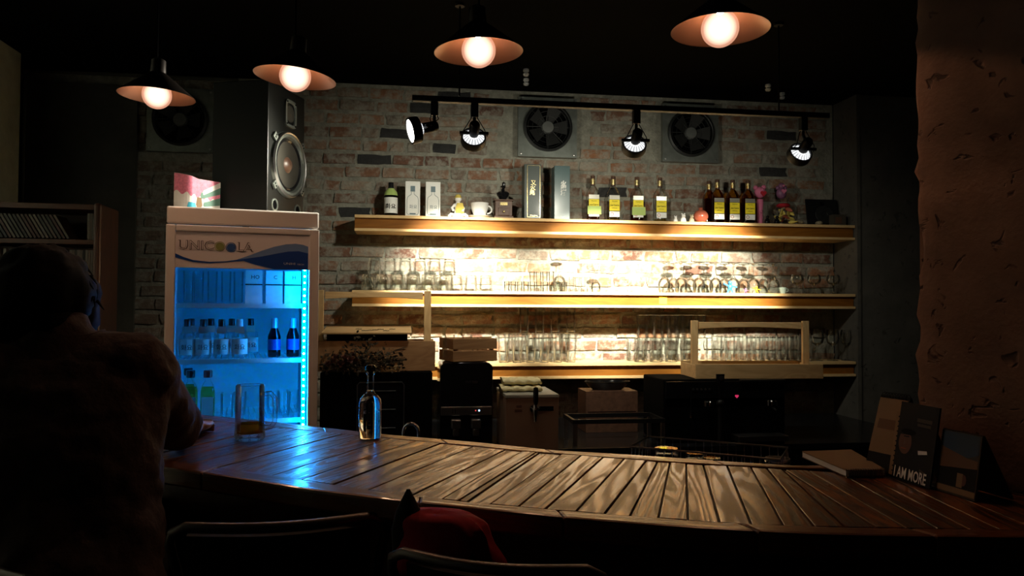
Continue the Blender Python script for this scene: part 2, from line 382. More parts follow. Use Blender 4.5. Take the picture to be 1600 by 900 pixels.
# ================================================================== THE SETTING
ZC = 2.757            # ceiling
YW = 4.85             # face of the brick wall
struct(part('floor', MB().box((.6, 1.6, -.05), (7.2, 7.2, .1)), K['floor']))
struct(part('ceiling', MB().box((.6, 1.6, ZC + .05), (7.2, 7.2, .1)), K['black']))
wall = struct(part('wall_back', MB().box((.15, YW + .087, ZC / 2), (5.5, .15, ZC)), K['mortar']))
struct(part('wall_left', MB().box((-2.21, 1.55, ZC / 2), (.2, 6.05, ZC)), K['paint_left']))
struct(part('wall_right', MB().box((3.50, 4.73, ZC / 2), (1.19, .26, ZC)), K['conc_dark']))

# bricks: real courses, uneven pieces standing proud of the mortar
def brick_mesh(L, H, seed):
    rnd = random.Random(seed); nx = 4; D = .05
    front = []; vs_ = []; fs = []
    for j in range(3):
        for i in range(nx + 1):
            x = -L / 2 + L * i / nx; z = -H / 2 + H * j / 2
            e = (i in (0, nx)); g = (j in (0, 2))
            vs_.append((x + rnd.uniform(-.004, .004) * (2 if e else 1), -D / 2 + (.004 if (e or g) else 0) + rnd.uniform(-.002, .002), z + rnd.uniform(-.003, .003)))
    n = len(vs_)
    back = [(-L / 2, D / 2, -H / 2), (L / 2, D / 2, -H / 2), (L / 2, D / 2, H / 2), (-L / 2, D / 2, H / 2)]
    vs_ += back
    for j in range(2):
        for i in range(nx):
            a = j * (nx + 1) + i; fs.append((a, a + 1, a + nx + 2, a + nx + 1))
    fs.append(tuple(list(range(nx, -1, -1)) + [n, n + 1]))
    fs.append(tuple(list(range(2 * (nx + 1), 3 * (nx + 1))) + [n + 2, n + 3]))
    fs.append((0, nx + 1, 2 * (nx + 1), n + 3, n)); fs.append((nx, n + 1, n + 2, 3 * nx + 2, 2 * nx + 1))
    return MB().add(vs_, fs)
BV = {}
for ln in (.09, .14, .185, .205):
    for s in range(4): BV[(ln, s)] = brick_mesh(ln, .058, s * 7 + int(ln * 1000))
bmesh_data = {}
fans_xz = [(.905, 2.51), (1.856, 2.508), (-1.32, 2.47)]
spots = []
rb = random.Random(5)
row = 0; z = .62
while z < ZC - .02:
    x = -1.55 - rb.uniform(0, .2)
    while x < 2.9:
        ln = rb.choice([.185, .185, .205, .205, .185, .09, .14])
        cx = x + ln / 2; x += ln + rb.uniform(.014, .024)
        if cx + ln / 2 > 2.915: continue
        if any(abs(cx - fx) < .19 + ln / 2 and abs(z - fz) < .22 for fx, fz in fans_xz): continue
        spots.append((cx, z + rb.uniform(-.004, .004), ln, rb.randrange(4), rb.uniform(-.028, .028), rb.uniform(-.007, .004)))
    z += .0832; row += 1
darkpx = [(610, 252), (700, 236), (668, 169), (752, 152), (967, 294), (1222, 265), (540, 340), (1240, 206), (583, 210)]
def vis(s):
    px, py = proj((s[0], YW, s[1])); hid = px < 480 or (px < 497 and py > 335) or px > 1318 or py < 118 or py > 575
    for a, b in ((336, 374), (455, 478)):
        if a < py < b and px > 556: hid = True
    if py > 440 and px < 500: hid = True
    if py > 560 and px > 490: hid = True
    return (not hid), px, py
shown = sorted([s for s in spots if vis(s)[0]], key=lambda s: -(s[2] * 1000 - 40 * abs(vis(s)[2] - 330) / 330))
single = set(id(s) for s in shown[:300])
dk = set()
for d in darkpx:
    best = min((s for s in shown if s[2] > .12), key=lambda s: (vis(s)[1] - d[0]) ** 2 + 4 * (vis(s)[2] - d[1]) ** 2); dk.add(id(best))
rest = MB()
for s in spots:
    Mx = Matrix.Translation((s[0], YW + .025 + s[5], s[1])) @ Matrix.Rotation(s[4], 4, 'Y')
    if id(s) in single:
        key = (s[2], s[3], id(s) in dk)
        if key not in bmesh_data:
            bmesh_data[key] = BV[(s[2], s[3])].mesh('brick'); bmesh_data[key].materials.append(K['brick_dark'] if key[2] else K['brick'])
        o = link('brick', bmesh_data[key], None, wall); o.matrix_local = Mx
    else:
        b = BV[(s[2], s[3])]; rest.add([Mx @ V(p) for p in b.v], b.f)
o = part('brick_courses', rest, K['brick'], wall); o['kind'] = 'stuff'

# plaster panel and its rounded edge trim on the far left of the back wall
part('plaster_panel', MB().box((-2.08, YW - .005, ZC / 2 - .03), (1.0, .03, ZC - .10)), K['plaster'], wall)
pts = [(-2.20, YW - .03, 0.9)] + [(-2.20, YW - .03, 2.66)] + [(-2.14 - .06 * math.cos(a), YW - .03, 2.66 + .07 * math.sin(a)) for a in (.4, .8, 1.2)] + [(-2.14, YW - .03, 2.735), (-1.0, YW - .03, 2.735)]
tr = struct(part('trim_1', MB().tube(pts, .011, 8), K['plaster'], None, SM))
# concrete jamb strip at the right end of the bricks
struct(part('trim_2', MB().box((2.918, 4.72, ZC / 2), (.025, .26, ZC)), K['conc_dark']))

# pillar of raw concrete on the right, broken along its edge
A = V((1.187, 1.642, 0)); B = V((1.295, 1.445, 0)); dirp = (B - A).normalized()
far = A + dirp * 2.6; nrm = V((-dirp.y, dirp.x, 0))
if nrm.x < 0: nrm = -nrm
mb = MB(); nz, nu = 90, 60; rnd = random.Random(3); vs_ = []; fs = []
for j in range(nz + 1):
    zz = ZC * j / nz
    for i in range(nu + 1):
        t = (i / nu) ** 1.8
        p = A.lerp(far, t) + V((0, 0, zz))
        n1 = mnoise.noise(V((p.x * 3, p.y * 3, zz * 3))) * .006 + mnoise.noise(V((p.x * 14, p.y * 14, zz * 14))) * .003
        if i < 6: n1 += (6 - i) / 6 * (.008 + .022 * max(0, mnoise.noise(V((0, 4, zz * 6.5)))))
        if abs(zz - 1.665) < .012: n1 += .006
        vs_.append(p + nrm * n1 + (dirp * (.035 * max(0, mnoise.noise(V((7, 1, zz * 7)))) + .012 * mnoise.noise(V((2, 2, zz * 30)))) * max(0, 1 - i / 4) if i < 4 else V()))
for j in range(nz):
    for i in range(nu):
        a = j * (nu + 1) + i; fs.append((a, a + nu + 1, a + nu + 2, a + 1))
mb.add(vs_, fs)
q = [A + nrm * .02, far + nrm * .02, far + nrm * .6, A + nrm * .6 + dirp * -.0]
mb.prism([(p.x, p.y) for p in q], 0, ZC)
struct(part('wall_pillar', mb, K['pillar'], None, 1.0))

# ------------------------------------------------------------------ wall shelves
def shelf(z, x0, name_label):
    x1 = 2.898; L = x1 - x0; c = (x0 + x1) / 2
    t = thing('wall_shelf', (c, 4.725, z - .08), name_label, 'shelf', group='wooden box shelves on the brick wall')
    part('top_board', MB().box((0, -.002, .071), (L, .246, .018)), K['shelf_edge'], t, bev=.002)
    part('fascia', MB().box((0, -.092, .031), (L, .016, .062)), K['shelf'], t)
    part('bottom_board', MB().box((0, -.002, -.008), (L, .246, .016)), K['shelf_edge'], t, bev=.002)
    return t
shelf(1.906, -.285, 'top wooden box shelf, carrying bottles and cartons')
shelf(1.460, -.295, 'middle wooden box shelf, carrying tumblers and upturned stem glasses')
shelf(1.025, -.295, 'lowest wooden box shelf, carrying rows of pint glasses')
tag(part('sticky_note', MB().box((0, 0, 0), (.052, .001, .048)), K['yellow_note'], None, loc=(sx(1036, 4.624), 4.6242, 1.411)), 'yellow sticky note on the middle shelf front', 'note')

# ------------------------------------------------------------------ exhaust fans
def fan(x, z, label, s=1.0):
    t = thing('exhaust_fan', (x, 4.80, z), label, 'fan', group='square exhaust fans high on the brick wall')
    H = .19; R_ = .145; n = 40; vs_ = []; fs = []
    for k in range(n):
        a = 2 * PI * k / n; c, s_ = math.cos(a), math.sin(a); m = H / max(abs(c), abs(s_))
        for y in (-.018, .018):
            vs_ += [(m * c, y, m * s_), (R_ * c, y, R_ * s_)]
    for k in range(n):
        a, b = 4 * k, 4 * ((k + 1) % n)
        fs += [(a, a + 1, b + 1, b), (a + 2, b + 2, b + 3, a + 3), (a, b, b + 2, a + 2), (a + 1, a + 3, b + 3, b + 1)]
    part('plate', MB().add(vs_, fs), K['fanplate'], t)
    MX = Matrix.Rotation(PI / 2, 3, 'X')
    part('rim', MB().lathe([(.146, -.02), (.157, -.012), (.157, .028), (.146, .035), (.140, .03), (.138, -.02)], 40, (0, -.01, 0), M=MX), K['fandark'], t, SM)
    part('backing', MB().cyl((0, .03, 0), .146, .01, 32, MX), K['black'], t)
    part('hub', MB().lathe([(.0, .022), (.036, .02), (.040, .012), (.040, -.02)], 24, (0, -.012, 0), M=MX), K['fanhub'], t, SM)
    for k in range(5):
        a = 2 * PI * k / 5 + .3; Rm = Matrix.Rotation(a, 3, 'Y') @ Matrix.Rotation(.45, 3, 'X')
        bl = [(-.022, 0, .03), (.022, 0, .03), (.052, 0, .13), (-.04, 0, .135)]
        bl = [Rm @ V(p) for p in bl]
        part('blade', MB().add([V(p) + V((0, .006, 0)) for p in bl] + [V(p) + V((0, .010, 0)) for p in bl], [(0, 1, 2, 3), (7, 6, 5, 4), (0, 4, 5, 1), (1, 5, 6, 2), (2, 6, 7, 3), (3, 7, 4, 0)]), K['fanblade'], t)
    g = MB()
    for r in (.07, .1, .13): g.tube([(r * math.cos(2 * PI * k / 32), -.030, r * math.sin(2 * PI * k / 32)) for k in range(32)], .0016, 5, True)
    for k in range(8):
        a = 2 * PI * k / 8; g.tube([(.036 * math.cos(a), -.03, .036 * math.sin(a)), (.148 * math.cos(a), -.026, .148 * math.sin(a))], .0018, 5)
    part('guard', g, K['fandark'], t)
    for i in (-1, 1):
        for j in (-1, 1): part('bolt', MB().lathe([(.0001, .006), (.006, .005), (.007, 0)], 10, (i * .172, -.018, j * .172), M=MX), K['steel'], t, SM)
    part('housing', MB().box((0, .032, 0), (.36, .03, .36)), K['black'], t)
fan(.905, 2.51, 'square grey exhaust fan above the two dark tall cartons')
fan(1.856, 2.508, 'square grey exhaust fan above the small shelf figurines, right of the other fan')
fan(-1.32, 2.47, 'unlit exhaust fan on the dark wall behind the leftmost pendant lamp')

# ------------------------------------------------------------------ track rail with four spotlights
YT = 3.5; ZT = 2.31
tr = thing('track_rail', (1.05, YT, ZT), 'long black lighting track hung on thin rods before the brick wall', 'lighting track')
part('rail', MB().box((0, 0, 0), (2.03, .036, .026)), K['black_metal'], tr, bev=.003)
for px in (716, 1218):
    x = sx(px, YT) - 1.05
    part('rod', MB().cyl((x, 0, (ZC - ZT) / 2 + .013), .004, ZC - ZT - .013, 8), K['black_metal'], tr)
    part('rod_cap', MB().cyl((x, 0, ZC - ZT - .006), .022, .012, 16), K['black_metal'], tr)
K['lens'] = emit('lamp_lens', (1.0, .96, .86), 14)
K['rear_glow'] = emit('glowing_reflector_back', (.95, .98, 1.0), 1.1)
def spotlight(px, head, aim, watts, label, cone=47, spill=1.0):
    ax = sx(px, YT); hp = V(head); aimd = (V(aim) - hp).normalized()
    t = thing('track_spotlight', (ax, YT, ZT - .013), label, 'spotlight', group='black spotlights on the lighting track')
    o0 = V((ax, YT, ZT - .013)); h = hp - o0
    part('adapter', MB().box((0, 0, -.032), (.034, .034, .064)), K['black_metal'], t, bev=.003)
    Q = aimd.to_track_quat('-Z', 'Y').to_matrix()
    hub = h + Q @ V((0, 0, .075))
    part('stem', MB().tube([(0, 0, -.06), (0, 0, -.085), hub], .0075, 8), K['black_metal'], t, SM)
    w_ = MB()
    side = Q @ V((1, 0, 0))
    for s in (-1, 1):
        w_.tube([V((.012 * s, 0, -.062)), V((.02 * s, 0, -.075)), h + side * (.045 * s) + Q @ V((0, 0, .06)), h + side * (.062 * s) + Q @ V((0, 0, .015))], .0022, 6)
    part('yoke', w_, K['black_metal'], t, SM)
    part('cross_arm', MB().tube([h + side * -.066 + Q @ V((0, 0, .035)), h + side * .066 + Q @ V((0, 0, .035))], .008, 8), K['black_metal'], t, SM)
    part('housing', MB().lathe([(.050, .012), (.057, .012), (.059, -.02), (.057, -.028), (.050, -.028), (.050, .012)], 32, h, M=Q), K['black_metal'], t, SM)
    rf = MB()
    for k in range(18):
        a0 = 2 * PI * k / 18; a1 = a0 + 2 * PI / 18 * .82
        P = [V((r * math.cos(a), r * math.sin(a), zz)) for a in (a0, a1) for r, zz in ((.049, .004), (.024, .028))]
        rf.add([Q @ p + h for p in P], [(0, 2, 3, 1)])
    part('rear_reflector', rf, K['rear_glow'], t)
    part('reflector_shell', MB().lathe([(.0495, -.004), (.0235, .020)], 24, h, M=Q), K['black_metal'], t)
    part('socket', MB().lathe([(.018, .10), (.024, .09), (.024, .030), (.021, .022)], 20, h, True, True, M=Q), K['black_metal'], t, SM)
    part('lens', MB().lathe([(.050, -.024), (.03, -.026), (.0005, -.027)], 28, h, M=Q), K['lens'], t)
    ld = bpy.data.lights.new('spot_beam', 'SPOT'); ld.energy = watts; ld.spot_size = math.radians(cone); ld.spot_blend = 1.0; ld.color = SPOT_COL; ld.shadow_soft_size = .03
    lo = bpy.data.objects.new('spot_beam', ld); COL.objects.link(lo); lo.parent = t
    lo.location = h + aimd * .045; lo.rotation_euler = aimd.to_track_quat('-Z', 'Y').to_euler()
    if cone:       # the lamp's weak wide spill around its hot core
        l2 = bpy.data.lights.new('spot_spill', 'SPOT'); l2.energy = SPOT_W['spill'] * spill; l2.spot_size = math.radians(140); l2.spot_blend = 1.0; l2.color = SPOT_COL; l2.shadow_soft_size = .03
        lp = bpy.data.objects.new('spot_spill', l2); COL.objects.link(lp); lp.parent = t; lp.location = lo.location; lp.rotation_euler = lo.rotation_euler
spotlight(677, aD(650, 203, 3.34), aD(650, 203, 3.34) + V((-.94, -.23, -.27)), SPOT_W['left'], 'black spotlight turned left with its bright lens visible, leftmost on the track', 80, .4)
spotlight(740, aY(740, 216, 3.5), aY(718, 476, YW), SPOT_W['wall'], 'black spotlight seen from behind, second from the left on the track')
spotlight(994, aY(991, 227, 3.5), aY(925, 476, YW), SPOT_W['wall'], 'black spotlight between the two exhaust fans on the track')
spotlight(1256, aY(1250, 240, 3.5), aY(1090, 476, YW), SPOT_W['wall'], 'black tilted spotlight at the right end of the track', spill=.25)

# ------------------------------------------------------------------ ceramic cable knobs on the black ceiling
def knob(p, label):
    MX = Matrix.Rotation(PI, 3, 'X')
    tag(part('cable_knob', MB().lathe([(.016, 0), (.018, .012), (.011, .02), (.018, .03), (.014, .04), (.006, .041), (.006, .036), (.0005, .036)], 20, p, True, M=MX), K['white_plain'], None, SM), label, 'insulator', 'small ceramic cable knobs on the ceiling')
for i, (px, py, w_) in enumerate(((822, 108, 'farther back, above the left fan'), (822, 123, 'nearest the wall, above the left fan'), (1200, 132, 'left of the right track rod'), (1222, 145, 'beside the right track rod'))):
    p = aZ(px, py, ZC); knob((p.x, min(p.y, 4.8), ZC), 'small grey ceramic knob on the ceiling, ' + w_)

# ------------------------------------------------------------------ pendant lamps
def bulb_mat():
    m, nt, out = newmat('glowing_globe'); L = nt.links.new
    t = N(nt, 'ShaderNodeBsdfTransparent'); t.inputs[0].default_value = (1, .95, .9, 1)
    lw = N(nt, 'ShaderNodeLayerWeight'); lw.inputs['Blend'].default_value = .5
    r = N(nt, 'ShaderNodeValToRGB'); L(lw.outputs['Facing'], r.inputs[0]); cr = r.color_ramp
    cr.elements[0].position = .12; cr.elements[0].color = (1, .80, .62, 1); cr.elements[1].position = .55; cr.elements[1].color = (.42, .20, .13, 1)
    e = N(nt, 'ShaderNodeEmission'); e.inputs[1].default_value = 2.6; L(r.outputs[0], e.inputs[0])
    mx = N(nt, 'ShaderNodeMixShader'); mx.inputs[0].default_value = .42; L(t.outputs[0], mx.inputs[1]); L(e.outputs[0], mx.inputs[2])
    L(mx.outputs[0], out.inputs[0]); return m
K['bulb'] = bulb_mat(); K['filament'] = emit('filament', PEND_COL, PEND_W / (PI * .0018))
def pendant(px, py, d, label, tilt=(0, 0)):
    p = aD(px, py, d)
    t = thing('pendant_lamp', p, label, 'lamp', group='copper pendant lamps over the counter')
    top = ZC - p.z
    part('cord', MB().tube([(0, 0, .13), (0, 0, top)], .0028, 6), K['black'], t)
    part('ceiling_cup', MB().lathe([(.045, top), (.043, top - .015), (.01, top - .03)], 20, cap0=True, cap1=True), K['black'], t, SM)
    TM = (Matrix.Rotation(tilt[0], 3, 'Y') @ Matrix.Rotation(tilt[1], 3, 'X'))
    sh = part('shade', MB().lathe([(.0255, .084), (.032, .079), (.126, .003), (.1275, 0)], 48, M=TM), K['shade_out'], t, SM)
    part('shade_lining', MB().lathe([(.0250, .080), (.031, .0755), (.1235, .0015), (.1270, 0)], 48, M=TM), K['copper_in'], sh, SM)
    part('socket', MB().lathe([(.012, .135), (.024, .128), (.026, .085), (.021, .06), (.019, .052)], 24, (0, 0, 0), True, True, TM), K['shade_out'], t, SM)
    r = .049; cz = .006
    prof = [(.0005, cz - r)] + [(r * math.sin(a), cz - r * math.cos(a)) for a in [PI * k / 18 for k in range(1, 15)]] + [(.019, cz + r * 1.02), (.017, cz + r * 1.12)]
    bl = part('bulb', MB().lathe(prof, 32, M=TM), K['bulb'], t, SM)
    part('filament', MB().ball(TM @ V((0, 0, .056)), .011, 12, 8, (1, 1, 1.3), TM), K['filament'], bl, SM)
pendant(245, 151, 2.70, 'copper pendant lamp farthest left, before the dark wall', (math.radians(2), 0))
pendant(461, 122, 2.43, 'copper pendant lamp hanging in front of the black loudspeaker', (math.radians(5), 0))
pendant(748, 82, 2.20, 'copper pendant lamp above the left end of the lighting track', (math.radians(-2.5), 0))
pendant(1125, 48, 2.02, 'nearest copper pendant lamp at the upper right, close to the raw concrete pillar')

# ================================================================== THE BAR COUNTER
ZB = .98
def zpt(l): return [V((p.x, p.y)) for p in (aZ(x, y, ZB) for x, y in l)]
def line_at(poly, s):          # piecewise-linear point along a polyline, by arc length
    for a, b in zip(poly, poly[1:]):
        L = (b - a).length
        if s <= L: return a.lerp(b, s / L)
        s -= L
    return poly[-1] + (poly[-1] - poly[-2]).normalized() * s
near_out = zpt([(271, 732), (480, 765), (600, 780), (735, 794), (870, 808), (1000, 819), (1100, 826), (1175, 830), (1234, 833), (1320, 836), (1403, 838), (1600, 840)])
near_in = zpt([(364, 733), (480, 751), (600, 769), (735, 785), (870, 797), (985, 806), (1100, 815), (1175, 819), (1319, 824), (1450, 826), (1600, 828)])
far_in = zpt([(420, 667), (650, 689), (740, 697), (815, 705), (975, 717), (1047, 722), (1135, 727), (1220, 731)])
far_out = zpt([(420, 659), (600, 679), (740, 691), (865, 704), (1000, 712), (1100, 719), (1160, 723), (1240, 728)])
ldir = (near_out[0] - near_out[2]).normalized(); fdir = (far_out[0] - far_out[2]).normalized()
near_out = [near_out[0] + ldir * .45] + near_out + [V((1.475, near_out[-1].y - .045))]
near_in = [near_in[0] + ldir * .58] + near_in + [V((1.445, near_in[-1].y - .045))]
rend = V((1.24, 1.56))
far_in = [far_in[0] + fdir * .42] + far_in + [V((1.02, 1.715)), V((1.175, 1.63))]
far_out = [far_out[0] + fdir * .42] + far_out + [V((1.04, 1.748)), V((1.17, 1.664))]
ctr = thing('bar_counter', (0.1, 1.9, 0), 'long varnished wooden bar counter of crosswise planks, curving to the right', 'counter')
CO = V((.1, 1.9, 0))
def loc2(p, z): return V((p.x - CO.x, p.y - CO.y, z))
def resample(poly, n):
    tot = sum((b - a).length for a, b in zip(poly, poly[1:])); return [line_at(poly, tot * i / (n - 1)) for i in range(n)]
# base board under the planks shows as dark grooves
base = MB(); nn = 40; a_ = resample(near_in, nn); b_ = resample(far_in, nn); vs_ = []; fs = []
for i in range(nn):
    vs_ += [loc2(a_[i], ZB - .007), loc2(b_[i], ZB - .007), loc2(a_[i], ZB - .035), loc2(b_[i], ZB - .035)]
for i in range(nn - 1):
    q = 4 * i; r_ = q + 4; fs += [(q, r_, r_ + 1, q + 1), (q + 2, q + 3, r_ + 3, r_ + 2), (q, q + 2, r_ + 2, r_), (q + 1, r_ + 1, r_ + 3, q + 3)]
part('base_board', base.add(vs_, fs), K['groove'], ctr)
# plank joints: (point on far inner edge, point on near inner edge)
J = [(zpt([f])[0], zpt([n])[0]) for f, n in [
    ((650, 689), (470, 750)), ((690, 692), (520, 757)), ((740, 697), (575, 765)), ((790, 702), (640, 775)), ((815, 705), (690, 780)),
    ((838, 706.7), (716, 782.5)), ((843, 707.2), (730, 784)), ((877, 710), (765, 788)), ((908, 712), (810, 792)), ((942, 715), (852, 796)),
    ((975, 717), (900, 799)), ((1010, 719), (944, 803)), ((1027, 721), (984, 806)), ((1047, 722), (1029, 809)), ((1072, 724), (1075, 812)),
    ((1099, 726), (1124, 815)), ((1136, 727), (1174, 819)), ((1173, 729), (1224, 820)), ((1198, 731), (1272, 822)), ((1222, 733), (1320, 823)),
    ((1226, 734), (1368, 824)), ((1262, 735), (1415, 825)), ((1310, 738), (1464, 826)), ((1350, 742), (1515, 827)), ((1392, 747), (1562, 828)), ((1440, 752), (1625, 829))]]
# carry on to the left at the same angle
jf, jn = J[0]; jd = (jf - jn)
stepv = near_in[1] - near_in[3]; stepv = stepv.normalized() * .088
for k in range(1, 10):
    f = jf + fdir * .088 * k; n = jn + ldir * .088 * k
    J.insert(0, (f, n))
J += [(V((1.205, 1.545)), V((1.21, near_in[-2].y - .012))), (V((1.255, 1.455)), V((1.33, near_in[-2].y - .028))), (V((1.305, 1.365)), V((1.435, near_in[-2].y - .042)))]
gap = .0021
for (f0, n0), (f1, n1) in zip(J, J[1:]):
    mid_n = (n0 + n1) / 2; mid_f = (f0 + f1) / 2; ax = (mid_f - mid_n).normalized(); pr = V((ax.y, -ax.x))
    g0 = pr * gap * (1 if (n1 - n0).dot(pr) > 0 else -1)
    eg = ax * .0025; P = [n0 + g0 + eg, n1 - g0 + eg, f1 - g0 - eg, f0 + g0 - eg]
    ang = math.atan2(ax.y, ax.x); c = (mid_n + mid_f) / 2
    R_ = Matrix.Rotation(-ang, 2)
    poly = [tuple(R_ @ (p - c)) for p in P]
    dz = random.uniform(-.0012, .0012)
    part('plank', MB().prism(poly, -.02, dz), K['plank'], ctr, bev=.0013, loc=(c.x - CO.x, c.y - CO.y, ZB), rot=(0, 0, ang))
# edge boards, in lengths
def edge_boards(inner, outer, cuts, zt, thick, name, bv=.003):
    ni = 64; I = resample(inner, ni); O = resample(outer, ni)
    for s, e in zip(cuts, cuts[1:]):
        i0, i1 = int(s * (ni - 1)), int(e * (ni - 1)); ids = list(range(i0, i1 + 1))
        P = [I[i] for i in ids] + [O[i] for i in reversed(ids)]
        c = (I[i0] + O[i1]) / 2; d = (O[i1] - O[i0]).normalized(); ang = math.atan2(d.y, d.x); R_ = Matrix.Rotation(-ang, 2)
        sh = (O[i1] - O[i0]).normalized() * .0012
        poly = [tuple(R_ @ (p - c)) for p in P]
        part(name, MB().prism(poly, -thick, .0015), K['trim'], ctr, bev=bv, loc=(c.x - CO.x, c.y - CO.y, zt), rot=(0, 0, ang))
edge_boards(near_in, near_out, [0, .22, .43, .55, .68, .79, 1], ZB, .042, 'edge_board', .006)
edge_boards(far_in, far_out, [0, .30, .48, .63, .82, 1], ZB, .042, 'edge_board')
# apron panel on the customers' side
fp = resample(near_out, 24); vs_ = []; fs = []
for i, p in enumerate(fp):
    j = min(max(i, 1), 22); d = (fp[j + 1] - fp[j - 1]).normalized(); nr = V((-d.y, d.x))
    if nr.y < 0: nr = -nr
    for o_ in (.16, .20):
        qq = p + nr * o_; vs_ += [loc2(qq, 0), loc2(qq, ZB - .035)]
for i in range(23):
    a = 4 * i; b = a + 4; fs += [(a, b, b + 1, a + 1), (a + 2, a + 3, b + 3, b + 2), (a + 1, b + 1, b + 3, a + 3)]
part('apron', MB().add(vs_, fs), K['brownwood'], ctr, 1.0)

# worktops behind the bar
def cabinet(name, c, d, rz, label, m='black', mt='steel'):
    t = thing(name, (c[0], c[1], 0), label, 'cabinet', rz)
    part('body', MB().box((0, 0, (d[2] - .03) / 2), (d[0], d[1], d[2] - .03)), K[m], t)
    part('worktop', MB().box((0, 0, d[2] - .015), (d[0] + .02, d[1] + .02, .03)), K[mt], t, bev=.003)
    nd = max(2, int(d[0] / .45)); wd = d[0] / nd
    for k in range(nd):
        o = part('door', MB().box((-d[0] / 2 + wd * (k + .5), -d[1] / 2 - .009, (d[2] - .03) / 2), (wd - .01, .018, d[2] - .08)), K[m], t)
        part('handle', MB().tube([(-d[0] / 2 + wd * (k + .5) - .05, -d[1] / 2 - .03, d[2] - .12), (-d[0] / 2 + wd * (k + .5) + .05, -d[1] / 2 - .03, d[2] - .12)], .005, 6), K['black_metal'], o)
    return t
cabinet('back_bar_cabinet', (1.30, 4.305, 0), (3.15, 1.06, .66), 0, 'long black back-bar cabinet under the lowest shelf', 'black', 'black_plastic')
cabinet('sink_cabinet', (.56, 2.52, 0), (1.5, .40, .80), math.radians(-33), 'low dark sink cabinet behind the bar counter', 'black', 'black_plastic')

# ================================================================== DRINKS FRIDGE
FA, FB = V((-.893, 3.088, 0)), V((-.344, 3.202, 0)); fang = math.atan2((FB - FA).y, (FB - FA).x)
FC = (FA + FB) / 2; FWD = .28
fr = thing('drinks_fridge', FC, 'white glass-door drinks fridge lit blue inside', 'fridge', fang)
FT = 1.743
def fx(px): return (px - 379.5) / 235 * .56
def fz(py, px=380): # height on the door plane
    lx = fx(px); p = FC + V((math.cos(fang), math.sin(fang), 0)) * lx
    n_ = V((-math.sin(fang), math.cos(fang), 0)); r = ray(px, py); tt = (p - EYE).dot(n_) / r.dot(n_); return (EYE + r * tt).z
DP = .62
body = MB(); iz0, iz1 = .30, 1.615
body.box((-.268, DP / 2 + .011, .855), (.024, DP - .022, 1.63)).box((.268, DP / 2 + .011, .855), (.024, DP - .022, 1.63))
body.box((0, DP - .02, .855), (.52, .04, 1.63)).box((0, DP / 2 + .03, .17), (.52, DP - .06, .26)).box((0, DP / 2 + .03, 1.645), (.52, DP - .06, .05))
part('body', body, K['white_enamel'], fr)
part('top_lid', MB().box((0, DP / 2 - .005, FT - .033), (.566, DP + .01, .066)), K['white_enamel'], fr, bev=.006)
part('top_badge', MB().box((.002, -.0125, FT - .071), (.026, .008, .006)), K['chrome'], fr)
part('kick_plate', MB().box((0, .05, .09), (.5, .04, .10)), K['black_plastic'], fr)
for i in (-1, 1):
    for j in (.08, DP - .06): part('foot', MB().cyl((i * .22, j, .02), .02, .04, 12), K['black_plastic'], fr)
# liner
lin = MB()
lin.box((-.254, .318, .955), (.004, .59, 1.31)).box((.254, .318, .955), (.004, .59, 1.31)).box((0, DP - .043, .955), (.51, .004, 1.31)).box((0, .33, .302), (.51, .56, .004)).box((0, .33, 1.612), (.51, .56, .004))
part('liner', lin, K['fridge_in'], fr)
hx0, hx1 = fx(272), fx(481); hz1, hz0 = fz(365), fz(420)
dr = part('door', MB().box((-.2675, .0, .95), (.034, .04, 1.445)).box((.2655, .0, .95), (.038, .04, 1.445)).box((0, 0, .27), (.50, .04, .085)).box((0, 0, (1.6725 + hz1) / 2), (.50, .04, 1.6725 - hz1)), K['white_enamel'], fr, bev=.004)
part('glass_pane', MB().box((-.002, -.004, (.31 + hz0) / 2), (.498, .006, hz0 - .31)), K['pane'], dr)
hp = part('header_panel', MB().box((-.002, -.006, (hz0 + hz1) / 2), (.498, .012, hz1 - hz0)), K['hdr_white'], dr)
def hu(u, v):
    px = 240 + u / 4.0893; py = 260 + v / 4.0909; return (fx(px), fz(py, px))
def flat(name, uv, m, y, parent, th=.0006):
    P = [hu(*q) for q in uv]; P = [(max(hx0, min(hx1, x)), max(hz0 + .001, min(hz1, z_))) for x, z_ in P]; n = len(P)
    vs_ = [(x, y, z_) for x, z_ in P] + [(x, y + th, z_) for x, z_ in P]
    fs = [tuple(range(n)), tuple(range(2 * n - 1, n - 1, -1))]
    return part(name, MB().add(vs_, fs), m, parent)
flat('light_blue_wave', [(440, 612), (520, 597), (600, 570), (680, 540), (760, 515), (840, 499), (900, 496), (950, 503), (985, 515), (985, 575), (880, 556), (780, 572), (680, 590), (560, 606)], K['hdr_light'], -.0132, hp)
flat('dark_blue_wave', [(130, 552), (190, 580), (250, 600), (350, 611), (450, 607), (560, 593), (680, 577), (780, 558), (850, 546), (920, 543), (985, 558), (985, 664), (760, 658), (640, 630), (560, 604), (450, 614), (350, 620), (250, 612), (190, 596), (130, 578)], K['hdr_blue'], -.0138, hp)
def hc(u, v): x, z_ = hu(u, v); return x, z_
x_, z_ = hc(268, 508); lettering('UNIC', .050, K['logo_brown'], hp, (x_, -.0145, z_), bold=.0013, width=.128)
lettering('UNIC', .050, K['hdr_white'], hp, (x_, -.0149, z_), bold=-.0006, width=.128)
x_, z_ = hc(572, 520); lettering('LA', .050, K['logo_brown'], hp, (x_, -.0145, z_), bold=.0013, width=.060)
lettering('LA', .050, K['hdr_white'], hp, (x_, -.0149, z_), bold=-.0006, width=.060)
MX = Matrix.Rotation(PI / 2, 3, 'X')
